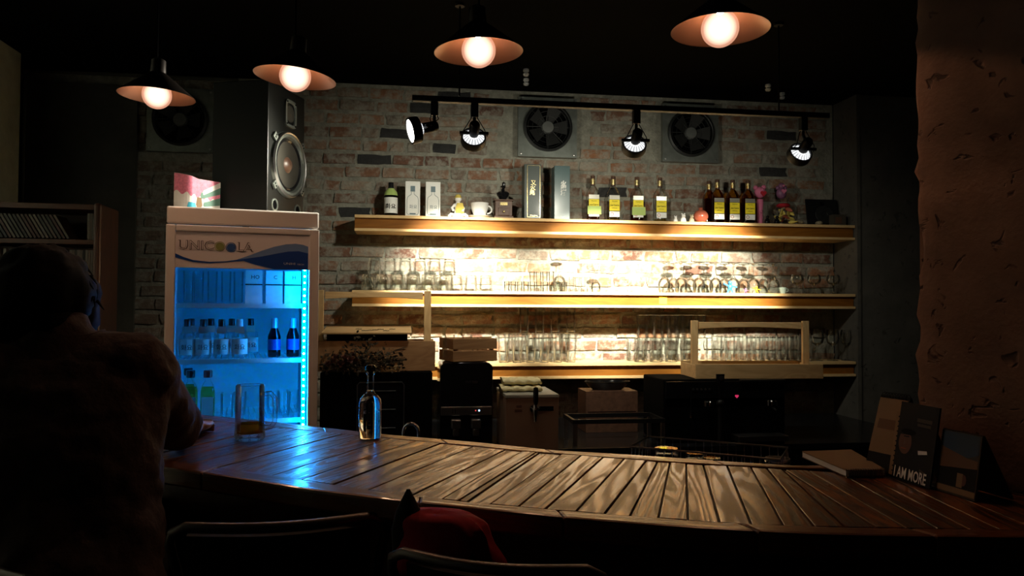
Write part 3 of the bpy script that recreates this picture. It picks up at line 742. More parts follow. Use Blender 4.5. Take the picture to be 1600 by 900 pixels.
for (u, v, k) in ((413, 513, 'olive'), (483, 519, 'navy')):
    x_, z_ = hc(u, v); part('logo_dot', MB().cyl((x_, -.0145, z_), .0155, .0006, 24, MX), K[k], hp)
    part('logo_ring', MB().lathe([(.0172, 0), (.0195, 0)], 28, (x_, -.0147, z_), M=MX), K[k], hp)
x_, z_ = hc(862, 624); lettering('UNIHI', .0125, K['hdr_white'], hp, (x_, -.0145, z_), width=.044)
x_, z_ = hc(935, 629); lettering('TECH', .008, K['hdr_white'], hp, (x_, -.0145, z_), width=.026)
# shelves and LED strip
SH = [1.372, 1.150, .905]
for z_ in SH:
    sh_ = part('wire_shelf', MB().box((-.005, .075, z_ - .009), (.49, .014, .018)).box((-.005, .50, z_ - .006), (.49, .01, .01)), K['white_plain'], fr)
    g = MB()
    for k in range(22): g.tube([(-.24 + .47 * k / 21, .08, z_ - .003), (-.24 + .47 * k / 21, .50, z_ - .003)], .0025, 5)
    part('shelf_rods', g, K['white_plain'], sh_)
K['led'] = emit('white_blue_led', (.22, .72, 1.0), 60.0); K['ledstrip'] = emit('blue_led_strip', (.0, .27, 1.0), LED_E)
lx = fx(473)
st = part('led_strip', MB().box((lx + .010, .036, .955), (.014, .006, 1.22)), K['ledstrip'], fr)
ledm = None
for k in range(44):
    zz = 1.51 - k * .0262
    if zz < .36: break
    if ledm is None: ledm = MB().ball((0, 0, 0), .0042, 10, 6).mesh('led', SM); ledm.materials.append(K['led'])
    link('led', ledm, None, st, (lx + .010, .030, zz))

# fridge contents (things standing on the fridge shelves)
FR = Matrix.Translation(FC) @ Matrix.Rotation(fang, 4, 'Z')
def fpos(px, y, z_): return FR @ V((max(-.212, min(.205, fx(px) * (1 + y * .28))), y, z_))
G_ = {}
def shared(key, fn, m, smooth=SM):
    if key not in G_: me = fn().mesh(key, smooth); me.materials.append(m); G_[key] = me
    return G_[key]
def hwayo(z_, px, y, cap, label, group, tint='glass'):
    """round shouldered spirit bottle with a paper label and collar tag"""
    t = thing('spirit_bottle', fpos(px, y, z_), label, 'bottle', fang, group)
    body_ = lambda: MB().lathe([(.0005, .002), (.030, .002), (.034, .008), (.034, .090), (.030, .104), (.014, .116), (.0125, .122), (.0125, .150)], 24)
    link('body', shared('bottle_body_' + tint, body_, K[tint]), None, t)
    link('cap', shared('bottle_cap_' + cap, lambda: MB().lathe([(.0145, .132), (.0145, .160), (.013, .163)], 16, cap0=True, cap1=True), K[cap]), None, t)
    lb = link('label', shared('bottle_label', lambda: MB().lathe([(.0345, .016), (.0345, .080)], 24), K['paper']), None, t)
    lettering('화요', .026, K['ink'], lb, (0, -.0355, .045))
    tg = link('collar_tag', shared('collar_tag', lambda: MB().box((0, -.018, .118), (.040, .002, .03), M=Matrix.Rotation(-.35, 3, 'X')), K['silver' if cap == 'black_plastic' else 'gold'], None), None, t)
    t.scale = (.9, .9, .97); return t
for i, px in enumerate((289, 318)): hwayo(SH[1], px, .14, 'black_plastic', 'white-labelled spirit bottle on the fridge middle shelf, %s from the left' % ORD[i], 'spirit bottles in the fridge')
hwayo(SH[1], 346, .14, 'black_plastic', 'white-labelled spirit bottle on the fridge middle shelf, third from the left', 'spirit bottles in the fridge')
hwayo(SH[1], 374, .14, 'white_plain', 'white-capped spirit bottle on the fridge middle shelf, beside the dark bottles', 'spirit bottles in the fridge')
for i, px in enumerate((300, 330, 362, 392)): hwayo(SH[1], px, .30, 'black_plastic', 'spirit bottle in the back row of the fridge middle shelf, %s from the left' % ORD[i], 'spirit bottles in the fridge')
def dark_bottle(px, label):
    t = thing('dark_bottle', fpos(px, .15, SH[1]), label, 'bottle', fang, 'dark blue bottles in the fridge')
    link('body', shared('dark_bottle_body', lambda: MB().lathe([(.0005, .001), (.024, .001), (.026, .006), (.026, .088), (.013, .122), (.0115, .135)], 20), K['dark_glass']), None, t)
    link('foil_cap', shared('dark_bottle_cap', lambda: MB().lathe([(.0135, .118), (.0128, .160), (.011, .163)], 16, cap1=True), K['foil_blue']), None, t)
    link('label', shared('dark_bottle_label', lambda: MB().lathe([(.0265, .03), (.0265, .075)], 20), K['hdr_blue']), None, t)
dark_bottle(429, 'dark blue bottle with pale foil cap, left one on the fridge middle shelf')
dark_bottle(459, 'dark blue bottle with pale foil cap, next to the light strip')
for i, px in enumerate((290, 310, 331, 352, 371)):
    tag(link('tall_glass', shared('tall_glass', lambda: MB().lathe([(.0005, .004), (.017, .004), (.0185, .01), (.0205, .132), (.0193, .132), (.017, .014), (.0005, .014)], 20), K['glass']), None, None, fpos(px, .17, SH[0])),
        'tall clear glass on the fridge top shelf, %s from the left' % ORD[i], 'glass', 'tall glasses in the fridge')
for i, (px, tx) in enumerate(((395, 'HO'), (427, 'C'), (457, 'H'))):
    t = thing('white_carton', fpos(px, .14, SH[0]), 'white printed carton on the fridge top shelf, %s' % ('leftmost of three', 'middle of three', 'nearest the light strip')[i], 'carton', fang, 'white cartons in the fridge')
    link('box', shared('fridge_carton', lambda: MB().box((0, 0, .068), (.066, .066, .136)), K['white_plain'], None), None, t)
    link('band', shared('fridge_carton_band', lambda: MB().box((0, -.0005, .078), (.0665, .0670, .005)), K['ink'], None), None, t)
    lettering(tx, .022, K['ink'], t, (.005, -.0338, .108))
for i, (px, y) in enumerate(((300, .14), (326, .13), (286, .26))):
    t = thing('yellow_liquor_bottle', fpos(px, y, SH[2]), 'bottle of yellow liquor with white label low in the fridge, %s' % ('behind the arm', 'nearest the mug', 'in the back row')[i], 'bottle', fang, 'yellow liquor bottles in the fridge')
    link('body', shared('yl_body', lambda: MB().loft([(.02, .02, .001), (.028, .028, .004), (.028, .028, .115), (.024, .024, .135), (.012, .012, .155), (.012, .012, .175)], 24, 3.5), K['glass']), None, t)
    link('liquor', shared('yl_liq', lambda: MB().loft([(.026, .026, .006), (.026, .026, .112), (.022, .022, .130)], 20, 3.5), K['gold_liq']), None, t)
    link('stopper', shared('yl_cap', lambda: MB().lathe([(.015, .168), (.017, .172), (.017, .195), (.015, .198)], 16, cap0=True, cap1=True), K['black_plastic']), None, t)
    link('label', shared('yl_label', lambda: MB().box((0, -.0288, .055), (.044, .001, .075)), K['paper'], None), None, t)
for i, (px, y) in enumerate(((340, .2), (356, .14), (376, .2), (428, .2), (446, .14), (460, .22))):
    tag(link('small_glass', shared('small_glass', lambda: MB().lathe([(.0005, .004), (.021, .004), (.023, .01), (.027, .10), (.0258, .10), (.021, .016), (.0005, .016)], 20), K['glass']), None, None, fpos(px, y, SH[2])),
        'small clear glass low in the fridge, %s from the left' % ORD[i], 'glass', 'small glasses low in the fridge')

# curved printed card on the fridge
ct = thing('printed_card', FR @ V((fx(311) * 1.09, .30, FT)), 'curved pink, white and green printed card standing on the fridge', 'card', fang + math.radians(28))
def card_y(x): return .05 * max(0, (-x - .035) / .05) ** 1.6 if x < -.035 else 0
def card_top(u): return .158 + .022 * max(0, 1 - u * 2.2) - .004 * u
def card_patch(name, fn, m, off, nu=20):
    """fn(u) -> (z0, z1) as fractions of height, u in 0..1"""
    vs_ = []; fs = []
    for i in range(nu + 1):
        u = i / nu; x = -.088 + .176 * u; y = card_y(x) + off; zt = card_top(u); a, b = fn(u); a = .12 + .88 * a if a > 0 else 0; b = .12 + .88 * b
        for yy in (y, y + .0006): vs_ += [(x, yy, zt * a), (x, yy, zt * b)]
    for i in range(nu):
        a = 4 * i; b = a + 4; fs += [(a, b, b + 1, a + 1), (a + 2, a + 3, b + 3, b + 2), (a, a + 2, b + 2, b), (a + 1, b + 1, b + 3, a + 3)]
    return part(name, MB().add(vs_, fs), m, ct)
card_patch('sheet', lambda u: (0, 1), K['paper'], 0)
card_patch('pink_sky', lambda u: (.50 - .12 * u + .05 * math.sin(u * 40), .995), K['rose'], -.0008, 40)
card_patch('green_band', lambda u: (.40 + .45 * max(0, u - .55), .60 + .48 * max(0, u - .55)) if u > .5 else (.5, .5), K['green_print'], -.0016, 40)
card_patch('pale_band', lambda u: (.50 + .7 * max(0, u - .55), .64 + .78 * max(0, u - .55)) if u > .55 else (.6, .6), K['paper'], -.0022, 40)
card_patch('green_stripe', lambda u: (.16 + .22 * max(0, u - .6), .30 + .5 * max(0, u - .62)) if u > .58 else (.2, .2), K['green_print'], -.0016, 40)
card_patch('blue_patch', lambda u: (.05, .24) if .2 < u < .38 else (.1, .1), K['blue_print'], -.0016, 40)
card_patch('cream_patch', lambda u: ((.12, .43) if .40 < u < .55 else (.2, .2)), K['cream'], -.0013, 40)

# loudspeaker standing on the fridge
cA = aD(417, 333, 3.30); th = math.radians(78) - _psi
sd = V((math.cos(th), math.sin(th), 0)); so = thing('loudspeaker', (cA.x, cA.y, FT), 'tall black loudspeaker with exposed woofer standing on the fridge', 'speaker', th)
SWd, SDp, SHt = .33, .266, .60      # local x along the front, local y backwards
part('cabinet', MB().box((SWd / 2, SDp / 2, SHt / 2), (SWd, SDp, SHt)), K['speaker_black'], so, bev=.004)
def front_ring(name, cx, cz, prof, m, n=40, p=None):
    return part(name, MB().lathe(prof, n, (cx, 0, cz), M=Matrix.Rotation(PI / 2, 3, 'X')), m, p or so, SM)
wz = 2.0 - FT
front_ring('woofer_frame', SWd / 2 + .005, wz, [(.120, .004), (.126, .016), (.136, .018), (.146, .012), (.150, .0)], K['fanplate'])
front_ring('woofer_frame_lip', SWd / 2 + .005, wz, [(.138, .019), (.143, .022), (.148, .014)], K['steel'])
front_ring('woofer_surround', SWd / 2 + .005, wz, [(.103, .004), (.110, .012), (.120, .004)], K['black_plastic'])
front_ring('woofer_cone', SWd / 2 + .005, wz, [(.105, .004), (.06, .0028), (.035, .0015)], K['cone_paper'])
front_ring('dust_cap', SWd / 2 + .005, wz, [(.036, .002), (.025, .012), (.0005, .016)], K['brownwood'])
tz = 2.235 - FT
tf = part('tweeter_frame', MB().loft([(.050, .062, 0), (.050, .062, .010), (.038, .050, .010), (.036, .048, .004)], 32, 5.0, cap=False).xf(Matrix.Translation((SWd / 2 + .02, 0, tz)) @ Matrix.Rotation(PI / 2, 4, 'X')), K['fanplate'], so, SM)
front_ring('tweeter_cone', SWd / 2 + .02, tz, [(.038, .005), (.02, .002), (.0005, .008)], K['cone_paper'], 28)
for i in (-1, 1):
    for j in (-1, 1): part('screw', MB().cyl((SWd / 2 + .02 + i * .038, -.012, tz + j * .05), .004, .004, 8, MX), K['black_metal'], so)
for a in (2.45, 3.85, .7, -.7):
    cx, cz = SWd / 2 + .005 + .158 * math.cos(a) * .97, wz + .158 * math.sin(a)
    cl = part('clip', MB().box((0, 0, 0), (.044, .012, .03)), K['fanplate'], so, bev=.002, loc=(cx, -.008, cz), rot=(0, -a, 0))
    for s in (-1, 1): part('clip_hole', MB().cyl((.008, -.0065, s * .007), .004, .002, 8, MX), K['black'], cl)
for cx in (.062, .268):
    front_ring('port_ring', cx, 1.806 - FT, [(.020, .001), (.022, .005), (.027, .004), (.028, .0)], K['fanplate'], 28)
    part('port', MB().cyl((cx, -.0006, 1.806 - FT), .0205, .001, 24, MX), K['black'], so)

# ================================================================== TOP SHELF
Z1, Z2, Z3 = 1.906, 1.460, 1.025
YS = 4.69
def tequila(px, glass, liq, lvl, label, note=False, Y=YS, back=False):
    k = mpp(px) * 72 / .29
    t = thing('tequila_bottle', (sx(px, Y), Y, Z1), label, 'bottle', 0, 'square-shouldered tequila bottles on the top shelf')
    a, b = .039, .031
    link('body', shared('teq_body_' + glass, lambda: MB().loft([(a - .006, b - .006, .001), (a, b, .006), (a, b, .165), (a * .92, b * .92, .185), (.020, .018, .212), (.0125, .0125, .222), (.0125, .0125, .25)], 28, 4.5), K[glass]), None, t)
    link('liquor', shared('teq_liq_%s_%.2f' % (liq, lvl), lambda: MB().loft([(a - .004, b - .004, .008), (a - .004, b - .004, lvl)], 24, 4.5), K[liq]), None, t)
    link('cap', shared('teq_cap', lambda: MB().lathe([(.0135, .224), (.0145, .228), (.0145, .283), (.0135, .286)], 18, cap0=True, cap1=True), K['brownwood']), None, t)
    link('cap_band', shared('teq_band', lambda: MB().lathe([(.0148, .232), (.0148, .266)], 18), K['gold']), None, t)
    if back: return t
    lb = link('label', shared('teq_label', lambda: MB().box((0, -b - .0012, .1), (.066, .0012, .070)), K['yellow'], None), None, t)
    link('label_head', shared('teq_head', lambda: MB().box((0, -b - .0012, .150), (.066, .0012, .026)), K['silver'], None), None, t)
    link('lower_label', shared('teq_low', lambda: MB().box((0, -b - .0012, .044), (.066, .0012, .034)), K['paper'], None), None, t)
    lettering('Jose Cuervo', .0135, K['ink'], lb, (0, -b - .0024, .100), bold=.0003, width=.056)
    lettering('ESPECIAL', .008, K['ink'], lb, (0, -b - .0024, .082), width=.032)
    lettering('TEQUILA', .009, K['ink'], lb, (0, -b - .0024, .124), width=.036)
    link('emblem', shared('teq_emb', lambda: MB().lathe([(.008, 0), (.011, 0)], 16, (-.017, -b - .0024, .044), M=MX), K['redpot'], None), None, t)
    if note: link('green_note', shared('teq_note', lambda: MB().box((.002, -b - .004, .066), (.086, .0012, .052)), K['green_paper'], None), None, t)
    return t
tequila(926, 'glass_dark', 'amber', .055, 'clear tequila bottle with a green note, leftmost of the four pale ones', True)
tequila(958, 'glass_dark', 'gold_liq', .025, 'clear tequila bottle with yellow label, second of the four pale ones')
tequila(995, 'glass_dark', 'amber', .045, 'clear tequila bottle with a torn green note, third of the four pale ones', True)
tequila(1031, 'glass_dark', 'gold_liq', .02, 'nearly empty clear tequila bottle beside the small white figurines')
tequila(1108, 'amber_glass', 'amber', .17, 'amber bottle without front label, behind the round red pot', False, 4.76, True)
tequila(1121, 'amber_glass', 'amber', .17, 'full amber tequila bottle beside the round red pot')
tequila(1145, 'amber_glass', 'amber', .17, 'full amber tequila bottle in the middle of its three')
tequila(1169, 'amber_glass', 'amber', .17, 'full amber tequila bottle next to the pink plush toy')

# spirit bottle and its two white cartons
t = thing('green_tag_bottle', (sx(610), YS, Z1), 'small white-labelled spirit bottle with green collar tag and black cap', 'bottle')
part('body', MB().lathe([(.0005, .002), (.036, .002), (.040, .008), (.040, .125), (.034, .14), (.016, .15), (.014, .17)], 28), K['dark_glass'], t, SM)
lb = part('label', MB().lathe([(.0408, .02), (.0408, .115)], 28), K['paper'], t, SM)
lettering('화요', .034, K['ink'], lb, (0, -.0415, .058), bold=.0004)
part('cap', MB().lathe([(.0165, .165), (.0165, .205), (.015, .208)], 18, cap0=True, cap1=True), K['black_plastic'], t, SM)
part('green_tag', MB().lathe([(.042, .128), (.036, .150), (.019, .172)], 24), K['green_paper'], t, SM)
def white_carton(px, hpx, label):
    h = .213
    t = thing('spirit_carton', (sx(px), YS, Z1), label, 'carton', 0, 'white spirit cartons on the top shelf')
    part('box', MB().box((0, 0, h / 2), (.088, .085, h)), K['paper'], t, bev=.001)
    y = -.0432
    # printed bottle outline
    out = [(-.008, .150), (-.008, .135), (-.030, .118), (-.034, .100), (-.034, .020), (-.028, .013), (.028, .013), (.034, .020), (.034, .100), (.030, .118), (.008, .135), (.008, .150)]
    part('printed_outline', MB().tube([(x, y, z_) for x, z_ in out], .0012, 4), K['ink_blue'], t)
    part('printed_cap', MB().box((0, y, .168), (.027, .001, .034)), K['ink_blue'], t)
    part('printed_base', MB().box((0, y, .0175), (.036, .001, .007)), K['ink_blue'], t)
    lettering('화요', .026, K['ink_blue'], t, (.003, y - .0006, .058))
white_carton(644, 54, 'white carton printed with a bottle, next to the green-tagged bottle')
white_carton(675.5, 54, 'white carton printed with a bottle, next to the seated figurine')

# seated figurine
t = thing('seated_figurine', (sx(715), YS, Z1), 'small white and yellow seated figurine on the top shelf', 'figurine')
part('figure', MB().loft([(.030, .026, 0), (.034, .028, .012), (.024, .02, .03), (.020, .017, .06), (.024, .016, .085), (.010, .010, .100)], 18, 2.2).ball((0, -.002, .118), .021, 16, 10).tube([(-.020, -.004, .085), (-.038, -.014, .062), (-.03, -.026, .045)], .008, 8).tube([(.020, -.004, .085), (.034, -.012, .06), (.026, -.024, .04)], .008, 8).tube([(-.012, -.01, .018), (-.044, -.028, .022), (-.058, -.03, .006)], .010, 8).tube([(.012, -.01, .018), (.04, -.03, .02), (.056, -.032, .006)], .010, 8), K['porcelain'], t, SM)
part('cape', MB().loft([(.026, .010, .03), (.028, .011, .06), (.018, .008, .092)], 14, 2.5, (.010, -.016, 0)), K['straw'], t, SM)
part('hat', MB().lathe([(.024, .124), (.020, .13), (.014, .144), (.0005, .148)], 16, (0, 0, 0), True), K['straw'], t, SM)

# cup and saucer
def cup_profile(r0, r1, h, th_=.003):
    return [(.0005, .004), (r0 * .8, .004), (r0 * .8, 0), (r0, .001), (r0 * 1.02, .006), (r1 * .93, h * .6), (r1, h), (r1 - th_, h), (r1 * .93 - th_, h * .6), (r0 * .95 - th_, .010), (.0005, .010)]
t = thing('coffee_cup', (sx(749, 4.68), 4.68, Z1), 'white coffee cup on a saucer beside the coffee grinder', 'cup')
part('saucer', MB().lathe([(.0005, .004), (.03, .003), (.035, 0), (.038, .003), (.068, .014), (.069, .016), (.038, .007), (.0005, .007)], 36), K['porcelain'], t, SM)
part('bowl', MB().lathe([(r, z_ + .007) for r, z_ in cup_profile(.034, .056, .088)], 36), K['porcelain'], t, SM)
part('handle', MB().tube([(.046 + .028 * math.sin(a) , 0, .055 - .024 * math.cos(a)) for a in [PI * k / 10 for k in range(11)]], .0052, 8), K['porcelain'], t, SM)

# coffee grinder
t = thing('coffee_grinder', (sx(785), YS, Z1), 'antique wooden hand coffee grinder with black crank top', 'grinder')
part('base', MB().box((0, 0, .008), (.120, .105, .016)), K['brownwood'], t, bev=.003)
part('box', MB().box((0, 0, .062), (.104, .092, .092)), K['brownwood'], t, bev=.002)
part('top_plate', MB().box((0, 0, .113), (.118, .104, .010)), K['brownwood'], t, bev=.003)
d_ = part('drawer', MB().box((0, -.047, .042), (.070, .006, .046)), K['brownwood'], t, bev=.002)
part('knob', MB().ball((0, -.055, .042), .007, 12, 8), K['gold'], d_, SM)
part('plate', MB().box((0, -.0475, .090), (.046, .002, .020)), K['gold'], t, bev=.003)
part('hopper', MB().lathe([(.020, .118), (.024, .128), (.038, .150), (.040, .162), (.030, .170), (.012, .176), (.010, .190)], 28), K['black_gloss'], t, SM)
part('crank', MB().tube([(0, 0, .188), (0, 0, .196), (-.012, -.02, .199), (.004, -.05, .199)], .005, 8), K['black_metal'], t, SM)
part('crank_knob', MB().lathe([(.008, .188), (.012, .20), (.010, .215), (.012, .222), (.0005, .230)], 14, (.002, -.02, 0), True), K['black_gloss'], t, SM)

# two tall dark cartons
t = thing('tall_green_carton', (sx(829.5), YS, Z1), 'tall dark green carton with gold edge lines and lettering', 'carton')
h = .338
part('box', MB().box((0, 0, h / 2), (.105, .10, h)), K['green_box'], t, bev=.0015)
fr_ = MB()
for x in (-.034, .045): fr_.box((x, -.0505, h / 2), (.0022, .001, h - .02))
for z_ in (.012, h - .008): fr_.box((.0055, -.0505, z_), (.079, .001, .0018))
part('gold_line', fr_, K['gold'], t)
for i, ch in enumerate(('又', '火', '堯')): lettering(ch, .034, K['gold'], t, (.004 - .004 * i, -.0512, .222 - .030 * i), bold=.0003)
part('print_line', MB().box((.006, -.0505, .022), (.045, .001, .003)), K['gold'], t)
t = thing('tall_teal_carton', (sx(875), YS, Z1), 'tall teal carton with shining white lettering', 'carton')
part('box', MB().box((0, 0, .167), (.098, .10, .334)), K['teal_box'], t, bev=.0015)
for i, ch in enumerate(('火', '堯', '酒')): lettering(ch, .036, K['paper'], t, (.008, -.0512, .222 - .028 * i), bold=.0016)
part('print_line', MB().box((.0, -.0505, .018), (.026, .001, .004)), K['paper'], t)

# small figurines near the red pot
def animal(px, col, label, s):
    o = part('animal_figurine', MB().loft([(.016, .012, 0), (.018, .014, .008), (.015, .012, .024), (.010, .009, .03)], 14, 2.4).ball((0, -.004, .038), .012, 14, 8).ball((-.008, 0, .05), .005, 8, 6).ball((.008, 0, .05), .005, 8, 6).ball((0, -.014, .036), .005, 8, 6), K[col], None, SM)
    o.location = (sx(px), YS - .03, Z1); o.scale = (s, s, s); tag(o, label, 'figurine', 'tiny animal figurines on the top shelf')
animal(1052, 'porcelain', 'tiny white animal figurine beside the emptiest tequila bottle', .8)
animal(1064, 'porcelain', 'tiny white animal figurine between two other figurines', 1.1)
animal(1077, 'shell', 'tiny black-and-white animal figurine touching the red pot', 1.0)
t = thing('round_pot', (sx(1095, 4.66), 4.66, Z1), 'round glossy red-brown pot in front of the amber bottles', 'pot')
part('body', MB().ball((0, 0, .042), .047, 28, 18, (1, 1, .9)), K['redpot'], t, SM)
part('neck', MB().lathe([(.016, .082), (.012, .088), (.015, .096), (.006, .097)], 16), K['redpot'], t, SM)
part('foot', MB().lathe([(.028, 0), (.026, .008)], 20, cap0=True), K['redpot'], t, SM)

# pink plush toy on a bottle neck, hourglass bottle, globe jar
t = thing('pink_plush_toy', (sx(1190), 4.72, Z1), 'pink plush toy with a red heart, standing behind a small glass bottle', 'toy')
part('body', MB().loft([(.018, .016, 0), (.018, .016, .10), (.022, .018, .15), (.020, .016, .17)], 18, 2.2).ball((0, 0, .215), .038, 20, 12, (1, .75, 1)).ball((-.030, 0, .245), .016, 12, 8).ball((.026, 0, .250), .016, 12, 8), K['pink'], t, SM)
def heart(r):
    P = []
    for k in range(28):
        a = 2 * PI * k / 28; P.append((r * .0625 * 16 * math.sin(a) ** 3, r * .0625 * (13 * math.cos(a) - 5 * math.cos(2 * a) - 2 * math.cos(3 * a) - math.cos(4 * a))))
    return P
def heart_mb(r, th_=.006): return MB().prism(heart(r), -th_ / 2, th_ / 2).xf(Matrix.Rotation(PI / 2, 4, 'X'))
part('heart', heart_mb(.020), K['red'], t, loc=(.008, -.034, .205))
t = thing('small_cut_bottle', (sx(1190, 4.64), 4.64, Z1), 'small sparkling clear glass bottle in front of the pink toy', 'bottle')
part('body', MB().loft([(.014, .014, .001), (.016, .016, .01), (.015, .015, .05), (.010, .010, .062), (.007, .007, .07)], 10, 2.2), K['glass'], t)
part('stopper', MB().ball((0, 0, .080), .011, 10, 6), K['glass'], t)
for px, w_ in ((1199, 'left of a pair'), (1214, 'right of a pair')):
    o = part('dark_figurine', MB().loft([(.016, .014, 0), (.019, .016, .012), (.016, .013, .028), (.009, .008, .036)], 14, 2.2).ball((0, -.004, .044), .011, 12, 8).tube([(0, -.012, .044), (0, -.022, .041)], [.004, .001], 6), K['black_gloss'], None, SM)
    o.location = (sx(px, 4.645), 4.645, Z1); tag(o, 'tiny black bird figurine before the globe jar, ' + w_, 'figurine', 'tiny black figurines on the top shelf')
t = thing('globe_jar', (sx(1224, 4.73), 4.73, Z1), 'round glass globe jar filled with dried petals and topped by a dark toy', 'jar')
R_ = .092
part('globe', MB().lathe([(.045, .001)] + [(R_ * math.sin(a), R_ - .008 - R_ * math.cos(a)) for a in [PI * k / 20 for k in range(4, 18)]] + [(.036, .18), (.04, .20)], 36), K['glass'], t, SM)
for k in range(16):
    a = random.uniform(0, 6.28); r = random.uniform(.01, .06); zz = random.uniform(.02, .09)
    part('petal', MB().loft([(.004, .002, 0), (.013, .004, .02), (.010, .003, .045), (.003, .001, .06)], 8, 2, (0, 0, -.03)), K[('straw', 'straw', 'shell', 'redpot')[k % 4]], t, SM, loc=(r * math.cos(a), r * math.sin(a) * .8, zz + .02), rot=(random.uniform(-1.3, 1.3), random.uniform(-1.3, 1.3), a))
part('red_cloth', MB().ball((0, 0, .135), .045, 18, 10, (1, 1, .35)), K['red'], t, SM)
tp = part('toy_top', MB().ball((-.012, 0, .215), .034, 18, 12, (1, .8, 1.1)).ball((-.038, 0, .25), .014, 10, 8).ball((.014, 0, .252), .014, 10, 8).ball((-.012, 0, .262), .022, 14, 10), K['purple'], t, SM)
part('heart', heart_mb(.017), K['pink'], tp, loc=(-.010, -.032, .225)); part('small_heart', heart_mb(.008), K['pink'], tp, loc=(-.008, -.025, .262))
# shells, leaning frame and pale box
def shell(px, py, col, label, rot, s=1):
    o = part('seashell', MB().lathe([(.0005, 0), (.020, .012), (.026, .03), (.022, .045), (.010, .065), (.0005, .085)], 14, (0, 0, 0), sy=.6), K[col], None, SM)
    o.location = (sx(px, 4.655), 4.655, Z1 + .016 * s); o.rotation_euler = rot; o.scale = (s, s, s); tag(o, label, 'shell', 'seashells and dried pods on the top shelf')
shell(1232, 340, 'straw', 'yellowish dried pod lying below the globe jar', (1.5, 0, .6), .8)
shell(1253, 340, 'shell', 'speckled seashell lying beside the dried pod', (1.45, .2, -.9), .9)
shell(1277, 340, 'shell', 'pale speckled seashell in front of the dark frame', (1.45, 0, 2.2), .9)
t = thing('framed_disc', (sx(1287, 4.755), 4.755, Z1), 'dark square frame holding a round greenish disc, at the right end', 'frame')
Rl = Matrix.Rotation(-.18, 4, 'X')
part('border', MB().box((0, 0, .098), (.225, .012, .190)).xf(Rl), K['black_plastic'], t, bev=.003)
part('disc', MB().lathe([(.0005, .0), (.020, .001), (.022, .003), (.062, .003), (.064, 0)], 36, M=MX).xf(Rl @ Matrix.Translation((.012, -.0075, .085))), K['fandark'], t, SM)
part('stand', MB().box((0, .022, .085), (.02, .006, .17)), K['black'], t)
t = thing('pale_box', (sx(1309, 4.66), 4.66, Z1), 'small pale box with faded print at the far right of the top shelf', 'box')
part('box', MB().box((0, 0, .036), (.090, .05, .072)), K['plum'], t, bev=.001)
part('print', MB().box((-.008, -.0255, .034), (.046, .001, .04)), K['brownwood'], t)

# ================================================================== GLASSES ON THE MIDDLE AND LOWEST SHELVES
def hollow(r0, r1, h, base, th_=.0022, n=20):      # r0 foot radius, r1 rim radius
    return MB().lathe([(.0005, .0005), (r0 * .94, .0005), (r0, .004), (r0 + (r1 - r0) * .5, h * .5), (r1, h - .001), (r1 - th_ * .5, h), (r1 - th_, h - .001), (r0 + (r1 - r0) * .5 - th_, h * .5), (r0 - th_, base + .003), (r0 * .8, base), (.0005, base)], n)
def flip(mb, h): return mb.xf(Matrix.Translation((0, 0, h)) @ Matrix.Rotation(PI, 4, 'X'))
def stem(h, bowl_r, foot_r, n=24):
    return MB().lathe([(.0005, .004), (foot_r * .4, .003), (foot_r, .0005), (foot_r, .0025), (foot_r * .3, .007), (.005, .014), (.0036, h * .25), (.0038, h * .42), (.010, h * .48), (bowl_r * .8, h * .58), (bowl_r, h * .72), (bowl_r * .94, h * .88), (bowl_r * .82, h), (bowl_r * .80, h), (bowl_r * .92, h * .88), (bowl_r * .97, h * .72), (bowl_r * .77, h * .585), (.006, h * .5), (.0005, h * .495)], n)
GM = {
    'tumbler': flip(hollow(.034, .041, .096, .014), .096), 'shot': hollow(.015, .018, .062, .01, n=14), 'flute': hollow(.012, .018, .095, .01, n=14),
    'pint': hollow(.029, .041, .178, .012), 'tall': hollow(.029, .031, .166, .010), 'jar': hollow(.040, .041, .150, .024), 'half': hollow(.034, .038, .143, .018),
    'mug': hollow(.034, .036, .165, .022), 'wine': flip(stem(.195, .040, .038), .195), 'wine_big': flip(stem(.212, .042, .036), .212), 'wine_small': flip(stem(.140, .030, .036), .140),
    'snifter': stem(.125, .044, .032), 'goblet': stem(.20, .043, .035)}
GD = {}
for k_, mb_ in GM.items():
    GD[k_] = mb_.mesh(k_, SM); GD[k_].materials.append(K['glass_dark' if k_.startswith('wine') or k_ in ('snifter', 'goblet', 'shot') else 'glass'])
    GD[k_].materials.append(K['glass_dark']); hz_ = max(v.co.z for v in GD[k_].vertices)
    for p_ in GD[k_].polygons:         # thick foot and rim read darker than the thin wall
        zc = p_.center.z
        if zc < .02 or zc > hz_ - .018: p_.material_index = 1
def glass(kind, name, px, Y, z, label, group, py=430):
    o = link(name, GD[kind], None, None, (aY(px, py, Y).x, Y, z)); o.rotation_euler = (0, 0, random.uniform(0, 6)); return tag(o, label, 'glass', group)
g_ = 'upturned tumblers on the middle shelf'
row1 = (575, 598, 621, 644, 667, 690, 713, 736, 759)
for i, px in enumerate(row1): glass('tumbler', 'tumbler', px, 4.67, Z2, 'upturned tumbler in the lower tier on the middle shelf, %s from the left' % ORD[i], g_)
for i, px in enumerate((585, 609, 633, 656, 679, 702)): glass('tumbler', 'tumbler', px, 4.67, Z2 + .0965, 'upturned tumbler in the upper tier on the middle shelf, %s from the left' % ORD[i], g_)
for i, px in enumerate((579, 602, 625, 648, 671, 694)): glass('tumbler', 'tumbler', px, 4.77, Z2, 'upturned tumbler in the rear row on the middle shelf, %s from the left' % ORD[i], g_)
g_ = 'shot glasses on the middle shelf'
for i, px in enumerate(range(792, 886, 10)): glass('shot', 'shot_glass', px, 4.66, Z2, 'small shot glass in the lower tier of the middle shelf, %s from the left' % ORD[i], g_)
